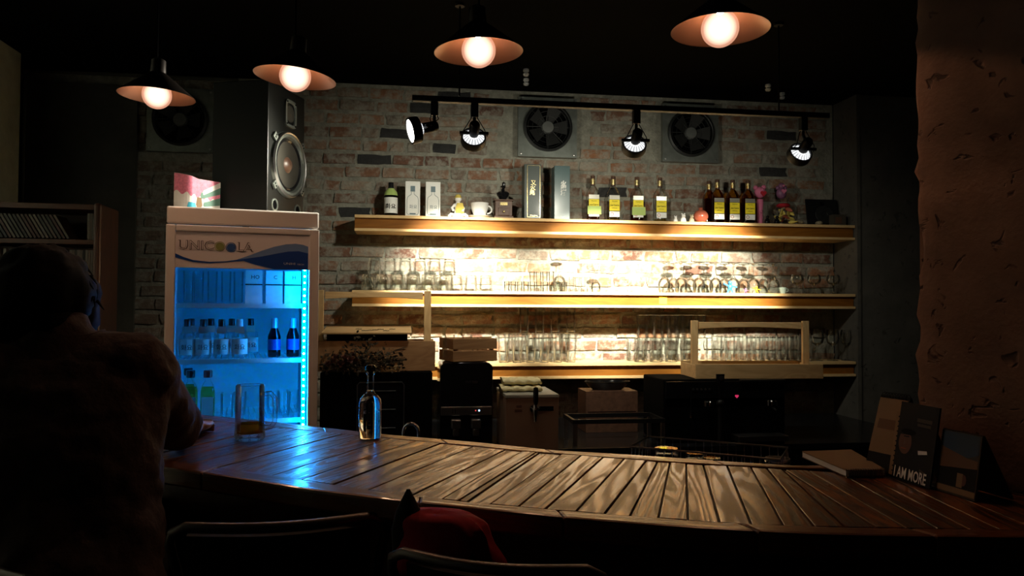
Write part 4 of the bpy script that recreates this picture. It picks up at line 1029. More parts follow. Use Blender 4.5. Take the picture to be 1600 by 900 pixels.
for i, px in enumerate(range(827, 865, 10)): glass('shot', 'shot_glass', px + 4.5, 4.66, Z2 + .0625, 'small shot glass stacked in the upper tier, %s from the left' % ORD[i], g_)
for i, px in enumerate((893, 902, 911, 920)): glass('flute', 'narrow_glass', px, 4.72, Z2, 'narrow little glass before the short stem glass, %s from the left' % ORD[i], 'narrow glasses on the middle shelf')
glass('wine_big', 'stem_glass', 874, 4.78, Z2, 'tall upturned stem glass standing alone behind the shot glasses', 'upturned stem glasses on the middle shelf')
glass('wine_small', 'stem_glass', 931, 4.70, Z2, 'short upturned stem glass standing alone right of the shot glasses', 'upturned stem glasses on the middle shelf')
for i, px in enumerate((1038, 1064, 1092, 1118, 1146, 1177, 1208)): glass('wine', 'stem_glass', px, 4.67, Z2, 'upturned stem glass in the front row on the middle shelf, %s from the left' % ORD[i], 'upturned stem glasses on the middle shelf')
for i, px in enumerate((1052, 1079, 1105, 1132, 1162, 1193)): glass('wine', 'stem_glass', px, 4.78, Z2, 'upturned stem glass in the rear row on the middle shelf, %s from the left' % ORD[i], 'upturned stem glasses on the middle shelf')
for i, px in enumerate((1245, 1272, 1302)): glass('snifter', 'brandy_glass', px, 4.69, Z2, 'round brandy glass at the right end of the middle shelf, %s from the left' % ORD[i], 'brandy glasses on the middle shelf')
t = thing('espresso_cup', (sx(1223, 4.64), 4.64, Z2), 'tiny pale green espresso cup beside the brandy glasses', 'cup')
part('bowl', MB().lathe(cup_profile(.016, .024, .040, .002), 24), K['cup_green'], t, SM)
part('handle', MB().tube([(.022 + .014 * math.sin(a), 0, .022 - .011 * math.cos(a)) for a in [PI * k / 8 for k in range(9)]], .0028, 6), K['cup_green'], t, SM)
def toy(px, col, label, s, z=Z2, Y=4.621):
    o = part('toy_figure', MB().ball((0, 0, .03), .012, 12, 8, (1, .8, 1.3)).ball((0, 0, .052), .010, 12, 8).tube([(-.01, 0, .036), (-.035, 0, .048)], .004, 6).tube([(.01, 0, .036), (.035, 0, .03)], .004, 6).tube([(-.006, 0, .02), (-.016, 0, 0)], .0045, 6).tube([(.006, 0, .02), (.014, 0, 0)], .0045, 6), K[col], None, SM)
    o.location = (sx(px, Y), Y, z); o.scale = (s, s, s); return tag(o, label, 'toy', 'tiny toys on the middle shelf')
toy(1141, 'blue_toy', 'tiny blue toy figure before the stem glasses', 1.25)
toy(1165, 'purple', 'tiny purple toy figure between the blue and orange ones', .55)
toy(1182, 'orange_toy', 'tiny orange toy figure before the stem glasses', .75)
# lowest shelf
g_ = 'pint glasses on the lowest shelf'
for i, px in enumerate((787, 808, 829, 850, 871, 892)): glass('pint', 'pint_glass', px, 4.66, Z3, 'tapered pint glass in the front row of the lowest shelf, %s from the left' % ORD[i], g_, 545)
for i, px in enumerate((797, 818, 840, 861, 882)): glass('pint', 'pint_glass', px, 4.76, Z3, 'tapered pint glass in the rear row of the lowest shelf, %s from the left' % ORD[i], g_, 545)
for i, px in enumerate((819, 843, 867, 892)): glass('tall', 'straight_glass', px, 4.70, Z3 + .179, 'tall straight glass stacked on the pint glasses, %s from the left' % ORD[i], 'tall straight glasses on the lowest shelf', 500)
g_ = 'heavy-based glasses on the lowest shelf'
for i, px in enumerate((1001, 1025, 1049, 1073, 1096)): glass('jar', 'beer_glass', px, 4.66, Z3, 'heavy beer glass in the lower front row, %s from the left' % ORD[i], g_, 545)
for i, px in enumerate((989, 1012, 1035, 1058, 1081)): glass('jar', 'beer_glass', px, 4.77, Z3, 'heavy beer glass in the lower rear row, %s from the left' % ORD[i], g_, 545)
for i, px in enumerate((1004, 1028, 1051, 1073, 1094)): glass('half', 'beer_glass', px, 4.67, Z3 + .151, 'heavy beer glass stacked in the upper tier, %s from the left' % ORD[i], g_, 510)
for i, px in enumerate((1016, 1040, 1062, 1084)): glass('half', 'beer_glass', px, 4.775, Z3 + .151, 'heavy beer glass stacked in the rear upper tier, %s from the left' % ORD[i], g_, 510)
g_ = 'straight beer glasses behind the wooden caddy'
for i, px in enumerate(range(1120, 1262, 20)): glass('mug', 'straight_beer_glass', px, 4.66, Z3, 'straight beer glass seen through the wooden caddy, front row, %s from the left' % ORD[i], g_, 540)
for i, px in enumerate(range(1128, 1256, 20)): glass('mug', 'straight_beer_glass', px, 4.77, Z3, 'straight beer glass seen through the wooden caddy, rear row, %s from the left' % ORD[i], g_, 540)
for i, px in enumerate((1277, 1301, 1323)): glass('goblet', 'wine_goblet', px, 4.70, Z3, 'upright wine goblet at the right end of the lowest shelf, %s from the left' % ORD[i], 'wine goblets on the lowest shelf', 540)

# ================================================================== BACK BAR
ZK = .661
def blk(px0, px1, Y): return sx(px0, Y, 560), sx(px1, Y, 560)
# black under-shelf cooler with a glass door
x0, x1 = blk(500, 676, 3.82); xc = (x0 + x1) / 2
t = thing('black_cooler', (xc, 4.06, ZK), 'black countertop cooler with a framed dark glass door', 'cooler')
part('body', MB().box((0, .0, .19), (x1 - x0, .46, .38)), K['black'], t, bev=.006)
d0, d1 = sx(557, 3.82, 600) - xc, sx(633, 3.82, 600) - xc
dd = part('door', MB().box(((d0 + d1) / 2, -.238, .17), (d1 - d0, .014, .32)), K['black_gloss'], t)
fm = [(d0 + .005, -.247, .02), (d0 + .005, -.247, .32), (d0 + .015, -.247, .332), (d1 - .015, -.247, .332), (d1 - .005, -.247, .32), (d1 - .005, -.247, .02)]
part('door_frame', MB().tube(fm, .003, 6), K['steel'], dd, SM)
for z_ in (.29, .20, .11): part('shelf_edge', MB().tube([(d0 + .09, -.247, z_), (d1 - .045, -.247, z_)], .0018, 5), K['steel'], dd)
ZCL = ZK + .38
# left wooden caddy with handle
def caddy(x, Y, z, W, D, H, hb, rz, label, bm='pine'):
    """open wooden carrying tray: long boards, two end posts and a handle bar"""
    t = thing('wooden_caddy', (x, Y, z), label, 'caddy', rz, 'pale wooden carrying caddies')
    for s in (-1, 1):
        part('long_board', MB().box((0, s * (D / 2 - .008), hb / 2), (W, .016, hb)), K[bm], t, bev=.002)
        part('end_board', MB().box((s * (W / 2 - .008), 0, hb / 2 - .002), (.016, D - .034, hb - .01)), K['pine'], t)
        part('post', MB().box((s * (W / 2 - .036), 0, H / 2 + .01), (.036, .022, H - .02)), K['pine_z'], t, bev=.002)
    part('bottom', MB().box((0, 0, .006), (W - .034, D - .034, .010)), K['pine'], t)
    n = 14; P = []
    for k in range(n + 1):
        u = k / n; P.append(((u - .5) * (W - .12), H - .008 + 0 * u))
    for k in range(n, -1, -1):
        u = k / n; P.append(((u - .5) * (W - .12), H - .045 + .010 * math.sin(PI * u)))
    part('handle', MB().prism(P, -.009, .009).xf(Matrix.Rotation(PI / 2, 4, 'X')), K['pine'], t, bev=.002)
    return t
xl, xr = sx(488, 4.0, 500), sx(679, 4.0, 500)
caddy((xl + xr) / 2, 4.02, ZCL, xr - xl, .26, .405, .150, 0, 'pale wooden caddy beside the fridge, heaped with dried flowers', 'crate')  # long boards take the darker crate wood to stand in for shade
t = thing('lidded_tray', ((xl + xr) / 2 - .03, 4.03, ZCL + .012), 'black box with a marked pale board on top, inside the left caddy', 'box')
part('box', MB().box((0, 0, .09), (.40, .20, .175)), K['black'], t)
bd = part('board', MB().box((.0, 0, 0), (.44, .29, .008)), K['pine'], t, bev=.001, loc=(.0, -.02, .19), rot=(.09, 0, 0))
rnd = random.Random(8)
for k in range(7): part('mark', MB().tube([(0, 0, 0), (.012, .01, 0), (.02, .002, 0), (.028, .012, 0)], .0022, 4), K['ink'], bd, loc=(-.06 + k * .028 + rnd.uniform(-.005, .005), -.05 + rnd.uniform(-.03, .05), .0045), rot=(0, 0, rnd.uniform(-.6, .6)))
# dried bouquet
t = thing('dried_bouquet', (sx(575, 3.85, 560), 3.845, ZCL), 'dark bouquet of dried flowers and leaves lying before the left caddy', 'bouquet')
lf = MB(); rnd = random.Random(21)
for k in range(10):
    a = rnd.uniform(-.10, .10); b = rnd.uniform(.0, .12)
    part('stem', MB().tube([(-.18, a * .3, .02), (0, a * .6, .03 + b * .4), (.15 + rnd.uniform(0, .04), a * .4, .05 + b * .8)], .0018, 5), K['leaf'], t)
for k in range(640):
    gx_ = rnd.gauss(-.03, .10)
    while not -.23 < gx_ < .19: gx_ = rnd.gauss(-.03, .10)
    p = V((gx_, rnd.uniform(-.05, .03), (abs(rnd.gauss(0, .055)) * (1.25 - abs(gx_) * 2.2) + .006))); s = rnd.uniform(.012, .030)
    R = Matrix.Rotation(rnd.uniform(0, 6.3), 3, 'Z') @ Matrix.Rotation(rnd.uniform(-1.2, 1.2), 3, 'X') @ Matrix.Rotation(rnd.uniform(0, 6), 3, 'Y')
    lf.add([R @ V(q) * s + p for q in ((0, 0, 0), (.35, .05, .5), (0, .12, 1.1), (-.35, .05, .5), (0, .16, .55))], [(0, 1, 4), (1, 2, 4), (2, 3, 4), (3, 0, 4)])
o = part('leaves', lf, K['leaf'], t); o['kind'] = 'stuff'
for k in range(9):
    p = (rnd.uniform(-.19, -.05), rnd.uniform(-.05, .02), rnd.uniform(.02, .09)); f = MB()
    for j in range(8):
        a = j * PI / 4; f.loft([(.003, .002, 0), (.011, .003, .014), (.007, .002, .030)], 6, 2).v
    f = MB()
    for j in range(9):
        R = Matrix.Rotation(j * 2.4, 3, 'Z') @ Matrix.Rotation(.4 + .09 * j, 3, 'X')
        f.add([R @ V(q) for q in ((0, 0, 0), (.010, .003, .016), (0, .006, .032), (-.010, .003, .016))], [(0, 1, 2, 3)])
    part('flower', f, K['petal'], t, loc=p, rot=(rnd.uniform(-.4, 1.2), rnd.uniform(-.8, .8), 0))
tag(part('wooden_coaster_tray', MB().box((0, 0, .014), (sx(625, 3.82) - sx(553, 3.82), .05, .028)), K['pine'], None, bev=.002, loc=(sx(589, 3.82, 578), 3.805 + .055, ZCL)), 'little pale wooden tray at the front edge of the black cooler', 'tray')

# black capsule-style drink machine with a silver strip
x0, x1 = blk(688, 771, 3.74); mw = x1 - x0
t = thing('drink_machine', ((x0 + x1) / 2, 3.89, ZK), 'black drink machine with a silver strip and two tiny lights', 'machine')
P = [(-mw / 2, 0)] + [(-mw / 2 + .03 - .03 * math.cos(a), .40 + .03 * math.sin(a)) for a in (0, .5, 1.05, 1.57)] + [(mw / 2 - .03 + .03 * math.sin(a), .40 + .03 * math.cos(a)) for a in (0, .5, 1.05, 1.57)] + [(mw / 2, 0)]
part('body', MB().prism(P, -.15, .13).xf(Matrix.Rotation(PI / 2, 4, 'X')), K['black_gloss'], t, 1.0, bev=.004)
part('strip', MB().box((0, -.134, .195), (mw - .012, .012, .042)), K['steel'], t, bev=.002)
sp = t
for x in (-.068, -.055): part('strip_mark', MB().box((x, -.1415, .195), (.003, .001, .020)), K['ink'], t)
lettering('FUTTEO', .016, K['steel'], t, (.025, -.1345, .335), width=.058)
K['dot_blue'] = emit('blue_pilot_light', (.4, .7, 1.0), 2.5); K['dot_red'] = emit('red_pilot_light', (1, .12, .12), .8)
part('blue_light', MB().ball((.062, -.141, .197), .0045, 10, 6), K['dot_blue'], t); part('red_light', MB().ball((.045, -.141, .197), .003, 8, 6), K['dot_red'], t)
for x, z_ in ((-.052, .135), (.045, .135)): part('spout', MB().box((x, -.15, z_), (.046, .04, .044)).box((x, -.15, z_ - .04), (.030, .03, .036)), K['steel'], t, bev=.004)
ZM = ZK + .43
# slatted crate on the drink machine
t = thing('slatted_crate', (sx(731, 3.88, 545), 3.88, ZM), 'small brown slatted wooden crate on the drink machine', 'crate', math.radians(17))
cw, cdp, chh = .235, .20, .118
for s in (-1, 1):
    for i in range(2):
        part('slat', MB().box((0, s * (cdp / 2 - .006), .030 + i * .060), (cw, .012, .052)), K['crate'], t, bev=.0015)
        part('slat', MB().box((s * (cw / 2 - .006), 0, .030 + i * .060), (.012, cdp - .026, .052)), K['crate'], t, bev=.0015)
    for s2 in (-1, 1): part('corner_post', MB().box((s * (cw / 2 - .022), s2 * (cdp / 2 - .022), chh / 2), (.018, .018, chh - .004)), K['crate'], t)
part('bottom', MB().box((0, 0, .006), (cw - .03, cdp - .03, .008)), K['crate'], t)
# clear jars peeking out of the crate
for i, (px, l) in enumerate(((694, 'left'), (722, 'right'))):
    o = link('preserving_jar', shared('jar_small', lambda: MB().lathe([(.0005, .001), (.032, .001), (.035, .006), (.035, .09), (.027, .105), (.027, .122), (.025, .122), (.025, .104), (.033, .088), (.033, .01), (.0005, .008)], 20), K['glass']), None, None, (sx(px + 8, 3.89, 545), 3.86 + .03 * i, ZM + .0105)); tag(o, 'clear glass jar standing in the slatted crate, %s one' % l, 'jar', 'jars in the slatted crate')

# beige beer cooler with tap, folded towels on top
x0, x1 = blk(791, 873, 3.66)
t = thing('beer_cooler', ((x0 + x1) / 2, 3.84, ZK), 'beige beer cooler box with a black-handled tap', 'cooler')
cwid = x1 - x0
part('casing', MB().box((0, 0, .133), (cwid, .36, .266)), K['cooler'], t, bev=.003)
part('lid', MB().box((0, 0, .274), (cwid + .004, .366, .016)), K['cooler_top'], t, bev=.003)
part('sticker', MB().box((-.065, -.1808, .225), (.026, .001, .012)), K['brownwood'], t); part('sticker', MB().box((-.068, -.1808, .205), (.036, .001, .013)), K['brownwood'], t)
part('badge', MB().box((.066, -.1808, .214), (.074, .002, .022)), K['black'], t)
tp = part('tap', MB().lathe([(.020, 0), (.018, .012), (.008, .016), (.008, .055)], 18, (.004, -.181, .215), True, True, MX).lathe([(.007, -.055), (.006, -.05), (.010, -.02), (.013, 0), (.010, .02), (.006, .028)], 16, (.004, -.238, .215), True, True), K['chrome'], t, SM)
part('lever', MB().lathe([(.008, .24), (.012, .255), (.013, .30), (.011, .322), (.0005, .326)], 16, (.006, -.240, 0), True), K['black_gloss'], tp, SM)
part('collar', MB().ball((.026, -.215, .224), .006, 10, 8), K['chrome'], tp, SM)
def towel(z, w_, d_, h_, label, dx):
    pr = []
    for k in range(20):
        a = 2 * PI * k / 20; pr.append((d_ / 2 * math.copysign(abs(math.cos(a)) ** .7, math.cos(a)), h_ / 2 * math.copysign(abs(math.sin(a)) ** .7, math.sin(a)) + h_ / 2))
    vs_ = []; n = 20; nx = 14
    for i in range(nx + 1):
        x = -w_ / 2 + w_ * i / nx
        for (y, zz) in pr: vs_.append((x + .004 * math.sin(zz * 180), y * (1 + .06 * math.sin(i * 1.3)), max(0, zz + .003 * math.sin(i * 1.7 + y * 30))))
    fs = [(i * n + k, (i + 1) * n + k, (i + 1) * n + (k + 1) % n, i * n + (k + 1) % n) for i in range(nx) for k in range(n)] + [tuple(range(n)), tuple(range((nx + 1) * n - 1, nx * n - 1, -1))]
    o = part('folded_towel', MB().add(vs_, fs), K['towel'], None, SM); o.location = ((x0 + x1) / 2 + dx, 3.84, z); tag(o, label, 'towel', 'folded towels on the beer cooler')
towel(ZK + .2825, .20, .17, .030, 'pale folded towel, lower one on the beer cooler', -.035)
towel(ZK + .2825 + .0325, .19, .13, .032, 'pale folded towel, upper one on the beer cooler', -.030)

# black pan on a dark wooden block, steel stand
t = thing('dark_block', (sx(951, 4.3, 640), 4.33, ZK), 'dark brown wooden block against the back wall', 'block')
part('block', MB().box((0, 0, .115), (.30, .20, .23)), K['brownwood'], t); part('groove', MB().box((0, -.1005, .115), (.28, .001, .004)), K['black'], t)
t = thing('black_dish', (sx(951, 4.3, 613), 4.33, ZK + .23), 'shallow oval black dish standing on the dark block', 'dish')
part('bowl', MB().lathe([(.0005, .003), (.08, .003), (.085, 0), (.115, .025), (.132, .046), (.128, .048), (.11, .03), (.08, .008), (.0005, .008)], 36, sy=.55), K['black_gloss'], t, SM)
part('rim', MB().tube([(.131 * math.cos(2 * PI * k / 36), .072 * math.sin(2 * PI * k / 36), .047) for k in range(36)], .003, 6, True), K['black_metal'], t, SM)
x0, x1 = blk(893, 1036, 3.84)
t = thing('steel_stand', ((x0 + x1) / 2, 3.92, ZK), 'low steel frame stand behind the middle of the counter', 'stand')
sw = x1 - x0
for s in (-1, 1):
    part('top_bar', MB().box((0, s * .11, .125), (sw, .014, .022)), K['black_metal'], t); part('side_bar', MB().box((s * (sw / 2 - .008), 0, .125), (.014, .2, .02)), K['black_metal'], t)
    for s2 in (-1, 1): part('leg', MB().box((s * (sw / 2 - .012), s2 * .11, .058), (.020, .014, .115)), K['steel'], t)

# coffee machine on the right
x0, x1 = blk(1048, 1243, 3.74); ew = x1 - x0; ex = (x0 + x1) / 2; H = .330
t = thing('espresso_machine', (ex, 3.98, ZK), 'wide black espresso machine with chrome group head under the right caddy', 'machine')
part('body', MB().box((0, .04, H / 2), (ew, .34, H)), K['black'], t, bev=.008)
part('front_panel', MB().box((-.0, -.135, H - .055), (ew - .02, .014, .09)), K['black_gloss'], t, bev=.003)
part('tray_rim', MB().tube([(.07, -.15, H - .006), (ew / 2 - .012, -.15, H - .006), (ew / 2 - .012, .15, H - .006)], .006, 8), K['steel'], t, SM)
part('drip_tray', MB().box((ew / 4, -.18, .03), (ew / 2 - .06, .10, .03)), K['steel'], t, bev=.003)
gx = sx(1214, 3.74, 640) - ex
gh = part('group_head', MB().lathe([(.022, 0), (.032, .006), (.032, .028), (.026, .034)], 20, (gx, -.175, .190), True, True), K['chrome'], t, SM)
part('portafilter', MB().tube([(gx, -.19, .185), (gx - .01, -.26, .175)], [.010, .007], 10), K['black_plastic'], gh, SM)
gx2 = sx(1115, 3.74, 640) - ex
gh = part('group_head', MB().lathe([(.022, 0), (.032, .006), (.032, .028), (.026, .034)], 20, (gx2, -.175, .190), True, True), K['chrome'], t, SM)
part('steam_pipe', MB().tube([(gx2 - .10, -.145, .25), (gx2 - .10, -.19, .24), (gx2 - .105, -.20, .14)], .005, 8), K['chrome'], t, SM)
K['heart_light'] = emit('pink_heart_light', (1.0, .05, .18), .55)
part('heart_light', heart_mb(.010, .003), K['heart_light'], t, loc=(sx(1164, 3.74, 627) - ex, -.144, 1.36 - (627 - 483) * .00318 - ZK))
for k in range(5): part('button', MB().cyl((gx2 - .07 + k * .022, -.144, H - .05), .006, .006, 12, MX), K['steel'], t)
xl, xr = sx(1088, 3.88, 560), sx(1280, 3.88, 560)
caddy((xl + xr) / 2, 3.98, ZK + H, xr - xl, .27, .305, .078, math.radians(-4), 'pale wooden caddy standing on the espresso machine')
# beer tap lever in front of the espresso machine
t = thing('tap_tower', (sx(1126, 3.62, 640), 3.60 + .0, .66), 'slim black beer tap with a tapered badge handle beside the espresso machine', 'beer tap')
t.location.y = 3.70 + .10
t.location = (sx(1126, 3.79, 640), 3.795, ZK)
part('column', MB().cyl((0, 0, .10), .016, .20, 16), K['black_metal'], t, SM)
part('head', MB().ball((0, 0, .21), .022, 16, 10), K['black_metal'], t, SM)
part('handle', MB().loft([(.010, .008, .22), (.013, .010, .28), (.020, .012, .33), (.022, .012, .362)], 16, 4), K['black_gloss'], t, SM)
part('badge', MB().lathe([(.0005, 0), (.013, 0)], 20, (0, -.0135, .342), M=MX), K['steel'], t)

# faucet and dish rack on the sink cabinet
fp_ = aD(642, 690, 2.70)
t = thing('faucet', (fp_.x, fp_.y, .801), 'curved chrome faucet peeking over the counter beside the bottle', 'faucet', math.radians(-20))
part('spout', MB().tube([(-.028, 0, 0), (-.028, 0, .12)] + [(-.028 * math.cos(a), 0, .12 + .030 * math.sin(a)) for a in (.3, .7, 1.1, 1.57, 2.0, 2.4, 2.8)] + [(.028, 0, .115), (.028, 0, .09)], .006, 10), K['chrome'], t, SM)
part('base', MB().cyl((-.028, 0, .006), .018, .012, 16), K['chrome'], t, SM)
R0, R1 = aD(1000, 690, 2.35), aD(1225, 708, 2.17)
ra = math.atan2(R1.y - R0.y, R1.x - R0.x); rl = ((R1 - R0).xy).length
t = thing('dish_rack', ((R0.x + R1.x) / 2, (R0.y + R1.y) / 2, .801), 'wire dish rack holding upturned glasses behind the counter', 'dish rack', ra)
hh = .953 - .801
def rect(w_, d_, z_): return [(-w_ / 2, -d_ / 2, z_), (w_ / 2, -d_ / 2, z_), (w_ / 2, d_ / 2, z_), (-w_ / 2, d_ / 2, z_)]
part('top_rim', MB().tube(rect(rl, .20, hh), .003, 6, True), K['steel'], t, SM)
part('bottom_rim', MB().tube(rect(rl + .03, .22, .006), .003, 6, True), K['steel'], t, SM)
for k in range(18):
    x = (-.5 + k / 17) * rl * .98
    for s in (-1, 1): part('wire', MB().tube([(x * 1.02, s * .11, .006), (x, s * .10, hh)], .0012, 5), K['steel'], t)
for s in (-1, 1):
    for k in range(5): part('wire', MB().tube([(s * (rl / 2 + .015), -.08 + .04 * k, .006), (s * rl / 2, -.08 + .04 * k, hh)], .0018, 5), K['steel'], t)
RM = Matrix.Translation(t.location) @ Matrix.Rotation(ra, 4, 'Z')
for i, (px, r) in enumerate(((1041, 1.0), (1086, .8), (1112, .72))):
    p = aD(px, 710, 2.30 - i * .05); o = link('rack_glass', shared('rack_jar', lambda: flip(hollow(.036, .040, .140, .016), .140), K['glass']), None, None, (p.x, p.y, .803)); o.scale = (r, r, 1 - .03 * i)
    tag(o, 'upturned wet glass in the dish rack, %s' % ('leftmost and widest', 'in the middle', 'right one')[i], 'glass', 'glasses in the dish rack')
p = aD(1215, 712, 2.19)
t = thing('cutlery_basket', (p.x, p.y, .806), 'ribbed metal cutlery basket at the right end of the dish rack', 'basket', ra)
part('cup', MB().lathe([(.0005, .002), (.030, .002), (.034, .13), (.032, .13), (.028, .006), (.0005, .006)], 20), K['steel'], t, SM)
for k in range(6): part('rib', MB().tube([(.0345 * math.cos(a), .0345 * math.sin(a), .03 + k * .018) for a in [2 * PI * j / 20 for j in range(20)]], .002, 5, True), K['chrome'], t)

# ================================================================== ON THE COUNTER
p = aZ(390, 688, ZB)
t = thing('beer_mug', (p.x, p.y, ZB + .0025), 'clear glass beer mug with a little amber beer left', 'mug', math.radians(-8))
part('body', MB().lathe([(.0005, .0), (.038, .0), (.042, .004), (.0415, .022), (.040, .05), (.0395, .154), (.0375, .1555), (.0360, .154), (.0360, .05), (.0365, .024), (.030, .018), (.0005, .018)], 40), K['glass_dark'], t, SM)
part('handle', MB().tube([(.038, 0, .128), (.058, 0, .132), (.070, 0, .118), (.072, 0, .08), (.070, 0, .05), (.060, 0, .036), (.039, 0, .034)], [.0075, .007, .0068, .0066, .0068, .007, .0075], 10), K['glass_dark'], t, SM)
part('beer', MB().lathe([(.0005, .0185), (.0355, .020), (.0357, .046), (.0005, .046)], 32), K['beer'], t, SM)
for k in range(10):
    a = 2 * PI * k / 10; part('dimple', MB().ball((.041 * math.cos(a), .041 * math.sin(a), .012), .006, 8, 6, (.6, .6, 1)), K['glass_dark'], t, SM)
p = aZ(578, 686, ZB)
t = thing('clear_bottle', (p.x, p.y, ZB + .002), 'clear glass water bottle with dark stopper standing on the counter', 'bottle')
part('body', MB().lathe([(.0005, .003), (.024, .003), (.029, 0), (.0325, .005), (.0325, .100), (.030, .113), (.022, .123), (.0125, .131), (.0105, .138), (.0005, .138)], 40), K['solid_glass'], t, SM)
part('neck', MB().lathe([(.0105, .1375), (.0100, .182), (.0125, .184), (.0125, .190), (.0085, .190), (.0085, .139)], 28), K['glass'], t, SM)
part('stopper', MB().lathe([(.008, .180), (.008, .192), (.014, .194), (.015, .205), (.010, .211), (.0005, .212)], 20, cap0=True), K['black_gloss'], t, SM)
p = aZ(311, 672, ZB)
t = thing('small_dish', (p.x, p.y, ZB + .002), 'small pale dish on the counter by the person\'s hand', 'dish')
part('bowl', MB().lathe([(.0005, .003), (.022, .003), (.024, 0), (.028, .004), (.040, .024), (.038, .025), (.026, .008), (.0005, .007)], 28), K['cream'], t, SM)
part('rim', MB().tube([(.039 * math.cos(2 * PI * k / 28), .039 * math.sin(2 * PI * k / 28), .0245) for k in range(28)], .0015, 6, True), K['cream'], t, SM)

# spiral notebook lying at the right
C4 = [aZ(1253, 716, ZB), aZ(1322, 747, ZB), aZ(1384, 746, ZB), aZ(1330, 713, ZB)]
cen = sum(C4, V()) / 4; e = C4[2] - C4[1]; na = math.atan2(e.y, e.x)
t = thing('spiral_notebook', (cen.x, cen.y, ZB + .002), 'closed cream spiral notebook lying on the counter before the calendars', 'notebook', na)
Ri = Matrix.Rotation(-na, 3, 'Z'); Pn = [tuple((Ri @ (c - cen))[:2]) for c in C4]
part('back_cover', MB().prism(Pn, 0, .002), K['brownwood'], t)
part('pages', MB().prism([(x * .985, y * .985) for x, y in Pn], .002, .014), K['paper'], t)
part('front_cover', MB().prism(Pn, .014, .016), K['cream'], t)
for k in range(16):
    u = (k + .5) / 16; q = V(Pn[1]).lerp(V(Pn[2]), u)
    part('coil', MB().tube([(q.x, q.y + .004 + .007 * math.cos(a), .008 + .010 * math.sin(a)) for a in [2 * PI * j / 10 for j in range(10)]], .0009, 5, True), K['steel'], t)

def card_frame(pL, pR, lean):
    a = math.atan2(pR.y - pL.y, pR.x - pL.x); return (pL + pR) / 2, a, (pR - pL).xy.length
# advertising card
pL, pR = aZ(1393, 746, ZB), aZ(1452, 766, ZB); c, a, wd = card_frame(pL, pR, .2)
t = thing('advertising_card', (c.x, c.y, ZB + .002), 'dark upright advertising card reading I AM MORE, with a man\'s face', 'card', a)
LM = Matrix.Rotation(-.16, 4, 'X'); ch = .172
part('board', MB().box((0, .002, ch / 2), (wd, .004, ch)).xf(LM), K['ink'], t)
def onc(poly, m, name, y=-.0006, th_=.0006):
    n = len(poly); vs_ = [(x * wd, y, z_ * ch) for x, z_ in poly] + [(x * wd, y + th_, z_ * ch) for x, z_ in poly]
    return part(name, MB().add(vs_, [tuple(range(n)), tuple(range(2 * n - 1, n - 1, -1))]).xf(LM), m, t)
def ell(cx, cz, rx, rz_, n=20, rot=0): return [(cx + rx * math.cos(2 * PI * k / n) * math.cos(rot) - rz_ * math.sin(2 * PI * k / n) * math.sin(rot), cz + rx * math.cos(2 * PI * k / n) * math.sin(rot) + rz_ * math.sin(2 * PI * k / n) * math.cos(rot)) for k in range(n)]
onc([(x, min(z_, .585 + .03 * (x + .26))) for x, z_ in ell(-.26, .49, .17, .155, 32)], K['face_print'], 'printed_face'); onc(ell(-.20, .625, .20, .04), K['hair'], 'printed_hair', -.0004)
onc([(-.30, .57), (-.16, .575), (-.16, .56), (-.30, .555)], K['ink'], 'printed_brow', -.0013); onc([(-.34, .41), (-.22, .412), (-.22, .402), (-.34, .40)], K['redpot'], 'printed_mouth', -.0013)
onc([(-.27, .53), (-.24, .46), (-.30, .455)], K['brownwood'], 'printed_nose', -.0013)
onc([(.10, .42), (.32, .44), (.34, .40), (.12, .37)], K['paper'], 'printed_shoulder', -.0008); onc([(.20, .20), (.36, .17), (.36, .14), (.20, .16)], K['plum'], 'printed_cuff', -.0008)
o = lettering('I AM MORE', .034, K['paper'], t, (0, 0, 0), bold=.0006, width=wd * .84); o.matrix_local = LM @ Matrix.Translation((-.02 * wd, -.0016, .085 * ch)) @ Matrix.Rotation(PI / 2, 4, 'X')
part('small_print', MB().box((.18 * wd, -.0008, .80 * ch), (.38 * wd, .0006, .008)).box((.18 * wd, -.0008, .74 * ch), (.34 * wd, .0006, .006)).xf(LM), K['plum'], t)
part('prop', MB().add([(-wd * .2, .028, ch * .9), (wd * .2, .028, ch * .9), (wd * .28, .09, 0), (-wd * .28, .09, 0), (-wd * .2, .031, ch * .9), (wd * .2, .031, ch * .9), (wd * .28, .093, 0), (-wd * .28, .093, 0)], [(0, 1, 2, 3), (7, 6, 5, 4), (0, 3, 7, 4), (1, 5, 6, 2), (0, 4, 5, 1), (3, 2, 6, 7)]), K['plum'], t)
pg = part('spiral_page', MB().box((-wd / 2 - .010, .006, ch * .44), (.016, .003, ch * .84)).xf(LM), K['cream'], t)
for k in range(12): part('punch_hole', MB().cyl((0, 0, 0), .0018, .0008, 8, MX), K['ink'], pg, loc=LM @ V((-wd / 2 - .007, .0040, ch * (.08 + .065 * k))))
# picture calendar
pL, pR = aZ(1461, 766, ZB), aZ(1523, 785, ZB); c, a, wd = card_frame(pL, pR, .2); ch = .128
t = thing('picture_calendar', (c.x, c.y, ZB + .002), 'small desk calendar with a blue and orange sunset picture, rightmost on the counter', 'calendar', a)
part('board', MB().box((0, .002, ch / 2), (wd, .004, ch)).xf(LM), K['plum'], t)
onc([(-.47, .99), (.47, .99), (.47, .70), (.2, .62), (-.47, .74)], K['sky_print'], 'printed_sky'); onc([(-.47, .74), (.2, .62), (.47, .60), (.47, .48), (-.47, .40)], K['sunset'], 'printed_sunset')
onc([(-.47, .40), (.47, .48), (.47, .13), (-.47, .13)], K['ink'], 'printed_sea'); onc(ell(.18, .26, .07, .09), K['face_print'], 'printed_figure', -.0012); onc([(.02, .14), (.16, .14), (.16, .36), (.02, .36)], K['cream'], 'printed_cup', -.0014)
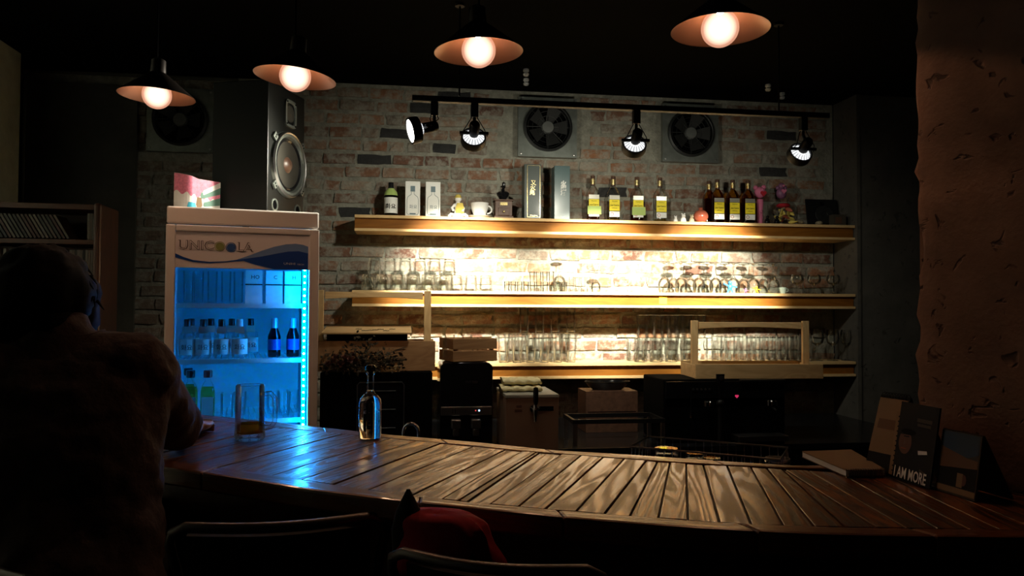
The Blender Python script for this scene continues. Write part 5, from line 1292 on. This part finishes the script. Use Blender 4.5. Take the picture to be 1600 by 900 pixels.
onc([(-.48, .03), (.48, .03), (.48, .12), (-.48, .12)], K['cream'], 'date_strip', -.0009)
part('stand', MB().add([(-wd * .5, .022, ch), (wd * .5, .022, ch), (wd * .55, .085, 0), (-wd * .5, .085, 0), (-wd * .5, .026, ch), (wd * .5, .026, ch), (wd * .55, .089, 0), (-wd * .5, .089, 0)], [(0, 1, 2, 3), (7, 6, 5, 4), (0, 3, 7, 4), (1, 5, 6, 2), (0, 4, 5, 1), (3, 2, 6, 7)]), K['plum'], t)
# tent calendar behind
r0, r1 = aD(1383, 617, 1.86), aD(1418, 618, 1.80); b0 = aZ(1354, 708, ZB)
c = (r0 + r1) / 2; a = math.atan2(r1.y - r0.y, r1.x - r0.x); wd = .085; ch = r0.z - ZB - .002
t = thing('tent_calendar', (c.x, c.y, ZB + .002), 'beige tent calendar with black backing, standing behind the notebook', 'calendar', a)
def slab(x0, x1, y0, y1, z0, z1, th_): return [(x0, y0, z0), (x1, y0, z0), (x1, y1, z1), (x0, y1, z1), (x0, y0 + th_, z0), (x1, y0 + th_, z0), (x1, y1 + th_, z1), (x0, y1 + th_, z1)]
BF = [(0, 1, 2, 3), (7, 6, 5, 4), (0, 4, 5, 1), (2, 6, 7, 3), (0, 3, 7, 4), (1, 5, 6, 2)]
part('front_board', MB().add(slab(-wd / 2, wd / 2, -.055, -.002, 0, ch, .003), BF), K['ink'], t)
part('back_board', MB().add(slab(-wd / 2, wd / 2, .055, 0, 0, ch, .003), BF), K['ink'], t)
pg = part('page', MB().add(slab(-wd / 2 + .002, wd / 2 - .002, -.045, -.006, .04, ch - .006, .001), BF), K['cream'], t)
part('printed_picture', MB().add(slab(-wd / 2 + .012, wd / 2 - .012, -.0285, -.0095, .095, ch - .02, .0008), BF), K['sunset'], pg)
for k in range(9): part('coil', MB().tube([(-.034 + k * .0085, .008 * math.cos(q), ch + .007 * math.sin(q)) for q in [2 * PI * j / 10 for j in range(10)]], .0009, 5, True), K['black_metal'], t)

# ================================================================== BOOKCASE WITH DISCS
bp0 = aD(160, 318, 3.62); bz = bp0.z; ba = math.radians(3)
BW, BD = .74, .26
t = thing('bookcase', (bp0.x - BW / 2 * math.cos(ba), bp0.y - BW / 2 * math.sin(ba), 0), 'reddish wooden bookcase full of disc cases at the far left', 'bookcase', ba)
BT = Matrix.Translation(t.location) @ Matrix.Rotation(ba, 4, 'Z')
for s in (-1, 1):
    part('side_panel', MB().box((s * (BW / 2 - .016), BD / 2 - .012, bz / 2), (.032, BD + .024, bz)), K['bookcase_z'], t, bev=.012)
part('top_board', MB().box((0, BD / 2, bz - .018), (BW - .066, BD, .026)), K['bookcase'], t, bev=.002)
part('back_panel', MB().box((0, BD - .006, bz / 2), (BW - .066, .010, bz - .06)), K['bookcase'], t)
shz = [bz - .172, bz - .345, bz - .52, bz - .70, bz - .9, bz - 1.15, bz - 1.4, .08]
for z_ in shz: part('shelf', MB().box((0, BD / 2 - .004, z_ - .011), (BW - .066, BD - .02, .022)), K['bookcase'], t, bev=.002)
cdcols = [(.03, .03, .035), (.16, .13, .11), (.25, .21, .17), (.05, .06, .08), (.12, .05, .045), (.32, .29, .25), (.09, .09, .075)]
CDM = [pb('disc_case_%d' % i, [q * .6 for q in c], .3) for i, c in enumerate(cdcols)]
cdm = []
for m in CDM:
    me = MB().box((0, .071, .0625), (.0098, .142, .125)).mesh('disc_case'); me.materials.append(m); cdm.append(me)
rnd = random.Random(4)
def disc(x, z_, lean, k, lab, g, y=.02):
    o = link('disc_case', cdm[k], None, None); o.matrix_world = BT @ Matrix.Translation((x, y, z_)) @ Matrix.Rotation(lean, 4, 'Y'); tag(o, lab, 'disc case', g)
xs = -BW / 2 + .046
ztop = shz[0]
for i in range(26):       # leaning row on the top shelf
    k = rnd.randrange(7); lean = -.52
    if i == 24: k = 4
    disc(xs + .105 + i * .0175, ztop + .0055, lean, k, 'leaning disc case on the bookcase top shelf, %s from the left' % ORD[i], 'leaning disc cases on the top shelf')
for i in range(3): disc(BW / 2 - .065 + i * .0112, ztop + .0005, 0, (5, 2, 5)[i], 'upright disc case at the right end of the top shelf, %s from the left' % ORD[i], 'upright disc cases on the top shelf')
for i in range(20):
    x = -BW / 2 + .045 + i * .0112 * 2.05 + (.03 if i > 16 else 0)
    disc(x, shz[1] + .0005, 0, rnd.randrange(7), 'upright disc case on the second shelf of the bookcase, %s from the left' % ORD[i], 'upright disc cases on the second shelf')
for i in range(9): disc(BW / 2 - .14 + i * .0115, shz[1] + .0005, 0, (5, 2, 6, 5, 2, 0, 5, 2, 5)[i], 'pale disc case at the right end of the second shelf, %s from the left' % ORD[i], 'pale disc cases on the second shelf')
for i in range(5): disc(BW / 2 - .095 + i * .0115, shz[3] + .0005, 0, (0, 5, 2, 5, 2)[i], 'disc case low at the right of the bookcase, %s from the left' % ORD[i], 'disc cases on the fourth shelf')

# ================================================================== STOOLS
def stool(pL, pR, seatz, label, cat='chair'):
    """bar chair: bent tube back, padded backrest, seat and four splayed legs; local x along the back, y towards the counter"""
    c = (pL + pR) / 2; a = math.atan2(pR.y - pL.y, pR.x - pL.x); w_ = (pR - pL).xy.length; zr = c.z
    t = thing('bar_chair', (c.x, c.y, 0), label, cat, a, 'dark bar chairs along the counter')
    P = [(-w_ / 2 + .03, .10, seatz), (-w_ / 2 + .01, .05, zr - .10), (-w_ / 2, .02, zr - .035), (-w_ / 2 + .006, .012, zr - .012), (-w_ / 2 + .03, .004, zr)]
    n = 12
    P += [(-w_ / 2 + .03 + (w_ - .06) * k / n, .004 - .035 * math.sin(PI * k / n), zr) for k in range(1, n)]
    P += [(w_ / 2 - .03, .004, zr), (w_ / 2 - .006, .012, zr - .012), (w_ / 2, .02, zr - .035), (w_ / 2 - .01, .05, zr - .10), (w_ / 2 - .03, .10, seatz)]
    part('back_frame', MB().tube(P, .0095, 12), K['steel_dark'], t, SM)
    bk = MB(); vs_ = []; fs = []
    for k in range(n + 1):
        u = k / n; x = (-w_ / 2 + .03) + (w_ - .06) * u; y = .012 - .035 * math.sin(PI * u)
        for yy in (y + .002, y + .020): vs_ += [(x, yy, zr - .02), (x, yy + .03, zr - .17)]
    for k in range(n):
        q = 4 * k; r = q + 4; fs += [(q, q + 1, r + 1, r), (q + 2, r + 2, r + 3, q + 3), (q, r, r + 2, q + 2), (q + 1, q + 3, r + 3, r + 1)]
    part('backrest', bk.add(vs_, fs), K['darkfab'], t, 1.0)
    part('seat', MB().loft([(w_ / 2 - .02, .135, 0), (w_ / 2, .15, .012), (w_ / 2, .15, .03), (w_ / 2 - .03, .13, .045)], 28, 3.2, (0, .19, seatz - .045)), K['darkfab'], t, SM)
    for i in (-1, 1):
        for j in (-1, 1): part('leg', MB().tube([(i * (w_ / 2 - .05), .19 + j * .10, seatz - .045), (i * w_ / 2, .19 + j * .13, .0)], .011, 8), K['steel_dark'], t, SM)
    part('foot_ring', MB().tube([(-w_ / 2 + .018, .07, .26), (w_ / 2 - .018, .07, .26), (w_ / 2 - .018, .31, .26), (-w_ / 2 + .018, .31, .26)], .008, 8, True), K['steel_dark'], t, SM)
    return t
K['steel_dark'] = pb('dull_dark_steel', (.16, .145, .135), .38, .85)
stool(aZ(262, 826, .945), aZ(604, 806, .945), .66, 'dark bar chair with a bent metal back rail, between the person and the red bag')
stool(aZ(604, 862, .945), aZ(945, 895, .945), .66, 'dark bar chair with a bent metal back rail, nearest the camera below the red bag')
pc = aD(62, 905, 1.45)
stool(V((pc.x - .20, pc.y + .12, .86)), V((pc.x + .17, pc.y - .13, .86)), .685, 'dark bar chair the person sits on')
# red bag with black flap standing on the nearest chair's seat
pb_ = aD(722, 850, 1.36)
t = thing('red_bag', (pb_.x, pb_.y, .661), 'dark red cloth bag with a pointed black tip on the nearest chair', 'bag', math.radians(-25))
bag = MB(); vs_ = []; fs = []; nr, ns = 24, 32; rnd = random.Random(2)
for j in range(nr + 1):
    u = j / nr; zz = .335 * math.sin(u * PI / 2) ** .9; rd = math.sqrt(max(.01, 1 - max(0, u - .72) ** 2 / .08)) if u > .72 else 1; sxx = (.120 - .050 * u) * rd; syy = (.07 - .03 * u) * rd; off = -.05 * u
    for k in range(ns):
        a = 2 * PI * k / ns; f = 1 + .22 * mnoise.noise(V((math.cos(a) * 2.4, math.sin(a) * 2.4, u * 5)))
        vs_.append((off + sxx * f * math.copysign(abs(math.cos(a)) ** .8, math.cos(a)), syy * f * math.sin(a), zz + (.004 * math.sin(a * 2 + 1) if j == nr else 0)))
for j in range(nr):
    for k in range(ns): fs.append((j * ns + k, j * ns + (k + 1) % ns, (j + 1) * ns + (k + 1) % ns, (j + 1) * ns + k))
fs += [tuple(range(ns - 1, -1, -1)), tuple(range(nr * ns, (nr + 1) * ns))]
part('bag_body', bag.add(vs_, fs), K['red'], t, 1.2)
part('black_tip', MB().loft([(.026, .022, .24), (.030, .026, .30), (.022, .02, .335), (.003, .003, .372)], 14, 2.2, (-.100, -.01, 0)), K['darkfab'], t, 1.0)
part('strap', MB().tube([(.02, -.02, .295), (.05, -.06, .22), (.06, -.066, .12), (.05, -.07, .03)], .007, 6), K['darkfab'], t, SM)
# orange padded seat beyond the person's far shoulder
p = aD(-28, 546, 2.35)
t = thing('orange_armchair', (p.x, p.y, 0), 'orange padded chair at the left edge beyond the person\'s shoulder', 'chair', math.radians(25))
part('backrest', MB().loft([(.20, .030, p.z - .36), (.225, .042, p.z - .30), (.225, .042, p.z - .05), (.20, .034, p.z - .005), (.16, .02, p.z + .028)], 28, 3.0, (-.115, 0, 0)), K['orange_pad'], t, SM)
part('seat', MB().loft([(.20, .20, p.z - .42), (.22, .22, p.z - .40), (.22, .22, p.z - .36), (.20, .20, p.z - .34)], 28, 3.5, (-.115, .18, 0)), K['orange_pad'], t, SM)
for i in (-1, 1):
    for j in (0, 1): part('leg', MB().tube([(-.115 + i * .17, .02 + j * .32, p.z - .41), (-.115 + i * .20, j * .36, 0)], .014, 8), K['brownwood'], t)

# ================================================================== THE PERSON (seen from behind, seated at the counter)
def voxel(o, v, it=4):
    r = o.modifiers.new('remesh', 'REMESH'); r.mode = 'VOXEL'; r.voxel_size = v; r.use_smooth_shade = True
    s = o.modifiers.new('smooth', 'SMOOTH'); s.iterations = it; s.factor = .5
PL = aD(115, 905, 1.60)
root = thing('person', (PL.x, PL.y, .69), 'person with short dark hair and a brown-grey jacket seated at the counter, seen from behind', 'person')
RO = V(root.location)
def L_(x, y, d): return aD(x, y, d) - RO
pelvis = L_(115, 905, 1.60); waist = L_(112, 790, 1.63); chest = L_(108, 670, 1.66); upch = L_(104, 595, 1.69); neckb = L_(94, 545, 1.71); headc = L_(68, 468, 1.75)
shR, shL = L_(222, 582, 1.73), L_(-18, 588, 1.63)
elR, wrR = L_(276, 668, 1.985), L_(301, 668, 2.17)
elR.z = ZB + .062 - RO.z; wrR.z = ZB + .040 - RO.z
elL = L_(-95, 720, 1.82); wrL = L_(-30, 690, 2.05)
sdir = (shR - shL).normalized(); sdir.z = 0; sdir.normalize(); fwd = V((-sdir.y, sdir.x, 0))
if fwd.y < 0: fwd = -fwd
def torso(mb, grow, z_low=None):
    rings = [(pelvis - V((0, 0, .07)), .165, .13), (pelvis, .175, .135), (waist, .150, .105), (chest, .175, .118), (upch, .185, .108), ((upch + neckb) / 2 + V((0, 0, .005)), .135, .085), (neckb, .066, .062)]
    n = 28; vs_ = []; fs = []
    for c, a, b in rings:
        for k in range(n):
            t_ = 2 * PI * k / n; vs_.append(c + sdir * (a + grow) * math.copysign(abs(math.cos(t_)) ** .85, math.cos(t_)) + fwd * (b + grow) * math.sin(t_))
    for j in range(len(rings) - 1):
        for k in range(n): fs.append((j * n + k, j * n + (k + 1) % n, (j + 1) * n + (k + 1) % n, (j + 1) * n + k))
    fs += [tuple(range(n - 1, -1, -1)), tuple(range((len(rings) - 1) * n, len(rings) * n))]
    return mb.add(vs_, fs)
def limb(mb, pts, rs, m=5):
    P, R = [], []
    for i in range(len(pts) - 1):
        for k in range(m): P.append(pts[i].lerp(pts[i + 1], k / m)); R.append(rs[i] + (rs[i + 1] - rs[i]) * k / m)
    P.append(pts[-1]); R.append(rs[-1]); mb.tube(P, R, 14)
    for p_, r_ in zip(pts, rs): mb.ball(p_, r_ * .98, 14, 10)
    return mb
def hand(mb, wr, d, side):
    """palm with four fingers of unequal length and a thumb leaving its side, gently curled"""
    d = d.normalized(); s = V((d.y, -d.x, 0)).normalized() * side; up = V((0, 0, 1))
    pc_ = wr + d * .055
    mb.ball(pc_, .040, 14, 10, (1, 1, 1), Matrix((s, d, up)).transposed() @ Matrix.Diagonal(V((.95, 1.15, .42))))
    limb(mb, [wr, wr + d * .03], [.026, .024], 3)
    for off, ln in ((-.028, .062), (-.010, .075), (.009, .080), (.027, .072)):
        b = wr + d * .085 + s * off; k1 = b + d * ln * .5 + up * .006; k2 = b + d * ln * .85 + up * -.004; k3 = b + d * ln + up * -.016
        limb(mb, [b - d * .02, b, k1, k2, k3], [.0095, .0095, .0088, .008, .007], 3)
    tb = wr + d * .035 + s * -.030; limb(mb, [tb, tb + d * .022 + s * -.020, tb + d * .050 + s * -.030], [.012, .011, .0085], 3)
kn = [pelvis + sdir * (.10 * s) + fwd * .40 + V((0, 0, .0)) for s in (-1, 1)]
hp_ = [pelvis + sdir * (.09 * s) for s in (-1, 1)]
an = [k + fwd * -.02 + V((0, 0, -.40)) for k in kn]
body = torso(MB(), 0)
limb(body, [neckb - V((0, 0, .02)), neckb.lerp(headc, .55)], [.062, .056], 5)
Hm = Matrix((sdir, fwd, V((0, 0, 1)))).transposed()
body.ball(headc + V((0, 0, .0)), .1, 24, 16, (1, 1, 1), Hm @ Matrix.Diagonal(V((.76, .94, 1.12))))
body.ball(headc + fwd * .035 + V((0, 0, -.065)), .06, 18, 12, (1, 1, 1), Hm @ Matrix.Diagonal(V((.85, .9, .8))))     # jaw
body.ball(headc + fwd * .098 + V((0, 0, -.018)), .014, 12, 8, (1, 1, 1.6))                                              # nose
body.ball(headc + fwd * .085 + V((0, 0, -.062)), .02, 12, 8, (1, .6, .4))                                               # lips
for s in (-1, 1):
    body.ball(headc + sdir * (.076 * s) + V((0, 0, -.012)), .022, 10, 8, (.5, 1, 1.5))                                   # ears
    body.ball(headc + fwd * .088 + sdir * (.03 * s) + V((0, 0, .012)), .012, 10, 8)                                      # eyes
limb(body, [shR, elR, wrR], [.055, .043, .028]); limb(body, [shL, elL, wrL], [.055, .043, .028])
hand(body, wrR, (wrR - elR), 1); hand(body, wrL, V((.6, .8, 0)), -1)
for s in (0, 1):
    limb(body, [hp_[s], kn[s], an[s]], [.085, .058, .04]); limb(body, [an[s], an[s] + fwd * .15 + V((0, 0, -.03))], [.04, .032], 4)
bo = part('body', body, K['skin'], root); voxel(bo, .0065, 3)
jk = torso(MB(), .018)
fore = elR.lerp(wrR, .55); foreL = elL.lerp(wrL, .6)
limb(jk, [upch + V((0, 0, .035)) + sdir * .05, shR + V((0, 0, .012))], [.075, .072], 5); limb(jk, [upch + V((0, 0, .035)) - sdir * .05, shL + V((0, 0, .012))], [.075, .072], 5)
limb(jk, [shR, shR.lerp(elR, .5), elR, fore], [.074, .066, .060, .046]); limb(jk, [shL, shL.lerp(elL, .5), elL, foreL], [.074, .066, .060, .046])
for k in range(4): jk.tube([fore.lerp(elR, .16 * k) + (V((0, math.cos(a), math.sin(a))) * .048) for a in [2 * PI * j / 12 for j in range(12)]], .010, 8, True)   # rolled cuff folds
limb(jk, [neckb + V((0, 0, -.01)), neckb + V((0, 0, .022))], [.078, .070], 3)
jo = part('jacket', jk, K['jacket'], root); voxel(jo, .010, 4)
tx = bpy.data.textures.new('cloth_folds', 'CLOUDS'); tx.noise_scale = .09
dm = jo.modifiers.new('folds', 'DISPLACE'); dm.texture = tx; dm.strength = .034; dm.mid_level = .5; dm.texture_coords = 'LOCAL'
cc = neckb + V((0, 0, .012)); cl_ = []
for k in range(25):
    q = -PI / 2 - 2.5 + 5.0 * k / 24; cl_.append(cc + sdir * (.088 * math.cos(q)) + fwd * (.080 * math.sin(q)) + V((0, 0, .006 * math.cos(q * 3))))
vs_ = []; fs = []
for q in cl_:
    o_ = (q - cc); o_.z = 0; o_ = o_.normalized()
    vs_ += [q + V((0, 0, -.030)) + o_ * .020, q + V((0, 0, .026)), q + V((0, 0, .024)) - o_ * .008, q + V((0, 0, -.030))]
for k in range(24):
    for j in range(4): fs.append((4 * k + j, 4 * k + (j + 1) % 4, 4 * k + 4 + (j + 1) % 4, 4 * k + 4 + j))
part('collar', MB().add(vs_, fs + [(0, 1, 2, 3), (99, 98, 97, 96)]), K['jacket'], jo, 1.2)
tr_ = MB()
for s in (0, 1): limb(tr_, [hp_[s], kn[s], an[s] + V((0, 0, .04))], [.098, .072, .056])
tr_.ball(pelvis - V((0, 0, .02)), .14, 18, 12, (1.25, .95, .7)); to = part('trousers', tr_, K['trouser'], root); voxel(to, .012, 3)
sh_ = MB()
for s in (0, 1): limb(sh_, [an[s] + V((0, 0, -.01)), an[s] + fwd * .06 + V((0, 0, -.03)), an[s] + fwd * .17 + V((0, 0, -.04))], [.05, .05, .04], 4)
so_ = part('shoes', sh_, K['black_plastic'], root); voxel(so_, .01, 3)
hr = MB(); hr.ball(headc + V((0, 0, .012)) - fwd * .012, .1, 48, 32, (1, 1, 1), Hm @ Matrix.Diagonal(V((1.05, 1.24, 1.12))))
hr.ball(headc + V((0, 0, -.055)) - fwd * .05, .08, 32, 20, (1, 1, 1), Hm @ Matrix.Diagonal(V((1.15, 1.0, .95))))
hr.ball(headc + V((0, 0, -.105)) - fwd * .022, .07, 28, 18, (1, 1, 1), Hm @ Matrix.Diagonal(V((1.12, .95, .85))))
for s in (-1, 1): hr.ball(headc + V((0, 0, -.02)) + sdir * (.055 * s) + fwd * .03, .062, 24, 16, (.9, 1.1, 1.5))
hv = []
for p_ in hr.v:
    q = V(p_) - headc; n_ = q.normalized(); hv.append(tuple(V(p_) + n_ * (.010 * mnoise.noise(q * 22) + .006 * mnoise.noise(q * 60))))
hr.v = hv; ho = part('hair', hr, K['hair'], root, 3.0)
for k in range(90):     # loose locks at the outline
    a = random.uniform(0, 6.28); b = random.uniform(-.3, 1.4)
    n_ = sdir * (math.cos(a) * math.cos(b)) - fwd * abs(math.sin(a) * math.cos(b)) * random.choice((1, 1, -.4)) + V((0, 0, math.sin(b)))
    base_ = headc + V((n_.x * .100, n_.y * .100, n_.z * .112)); tip = base_ + n_ * .014 + V((0, 0, -.02)) + sdir * random.uniform(-.012, .012)
    hr2 = MB().tube([base_ - n_ * .01, base_ + n_ * .010, tip], [.006, .004, .0008], 5)
    if k == 0: locks = hr2
    else: locks.add(hr2.v, hr2.f)
lo_ = part('loose_locks', locks, K['hair'], ho); lo_['kind'] = 'stuff'
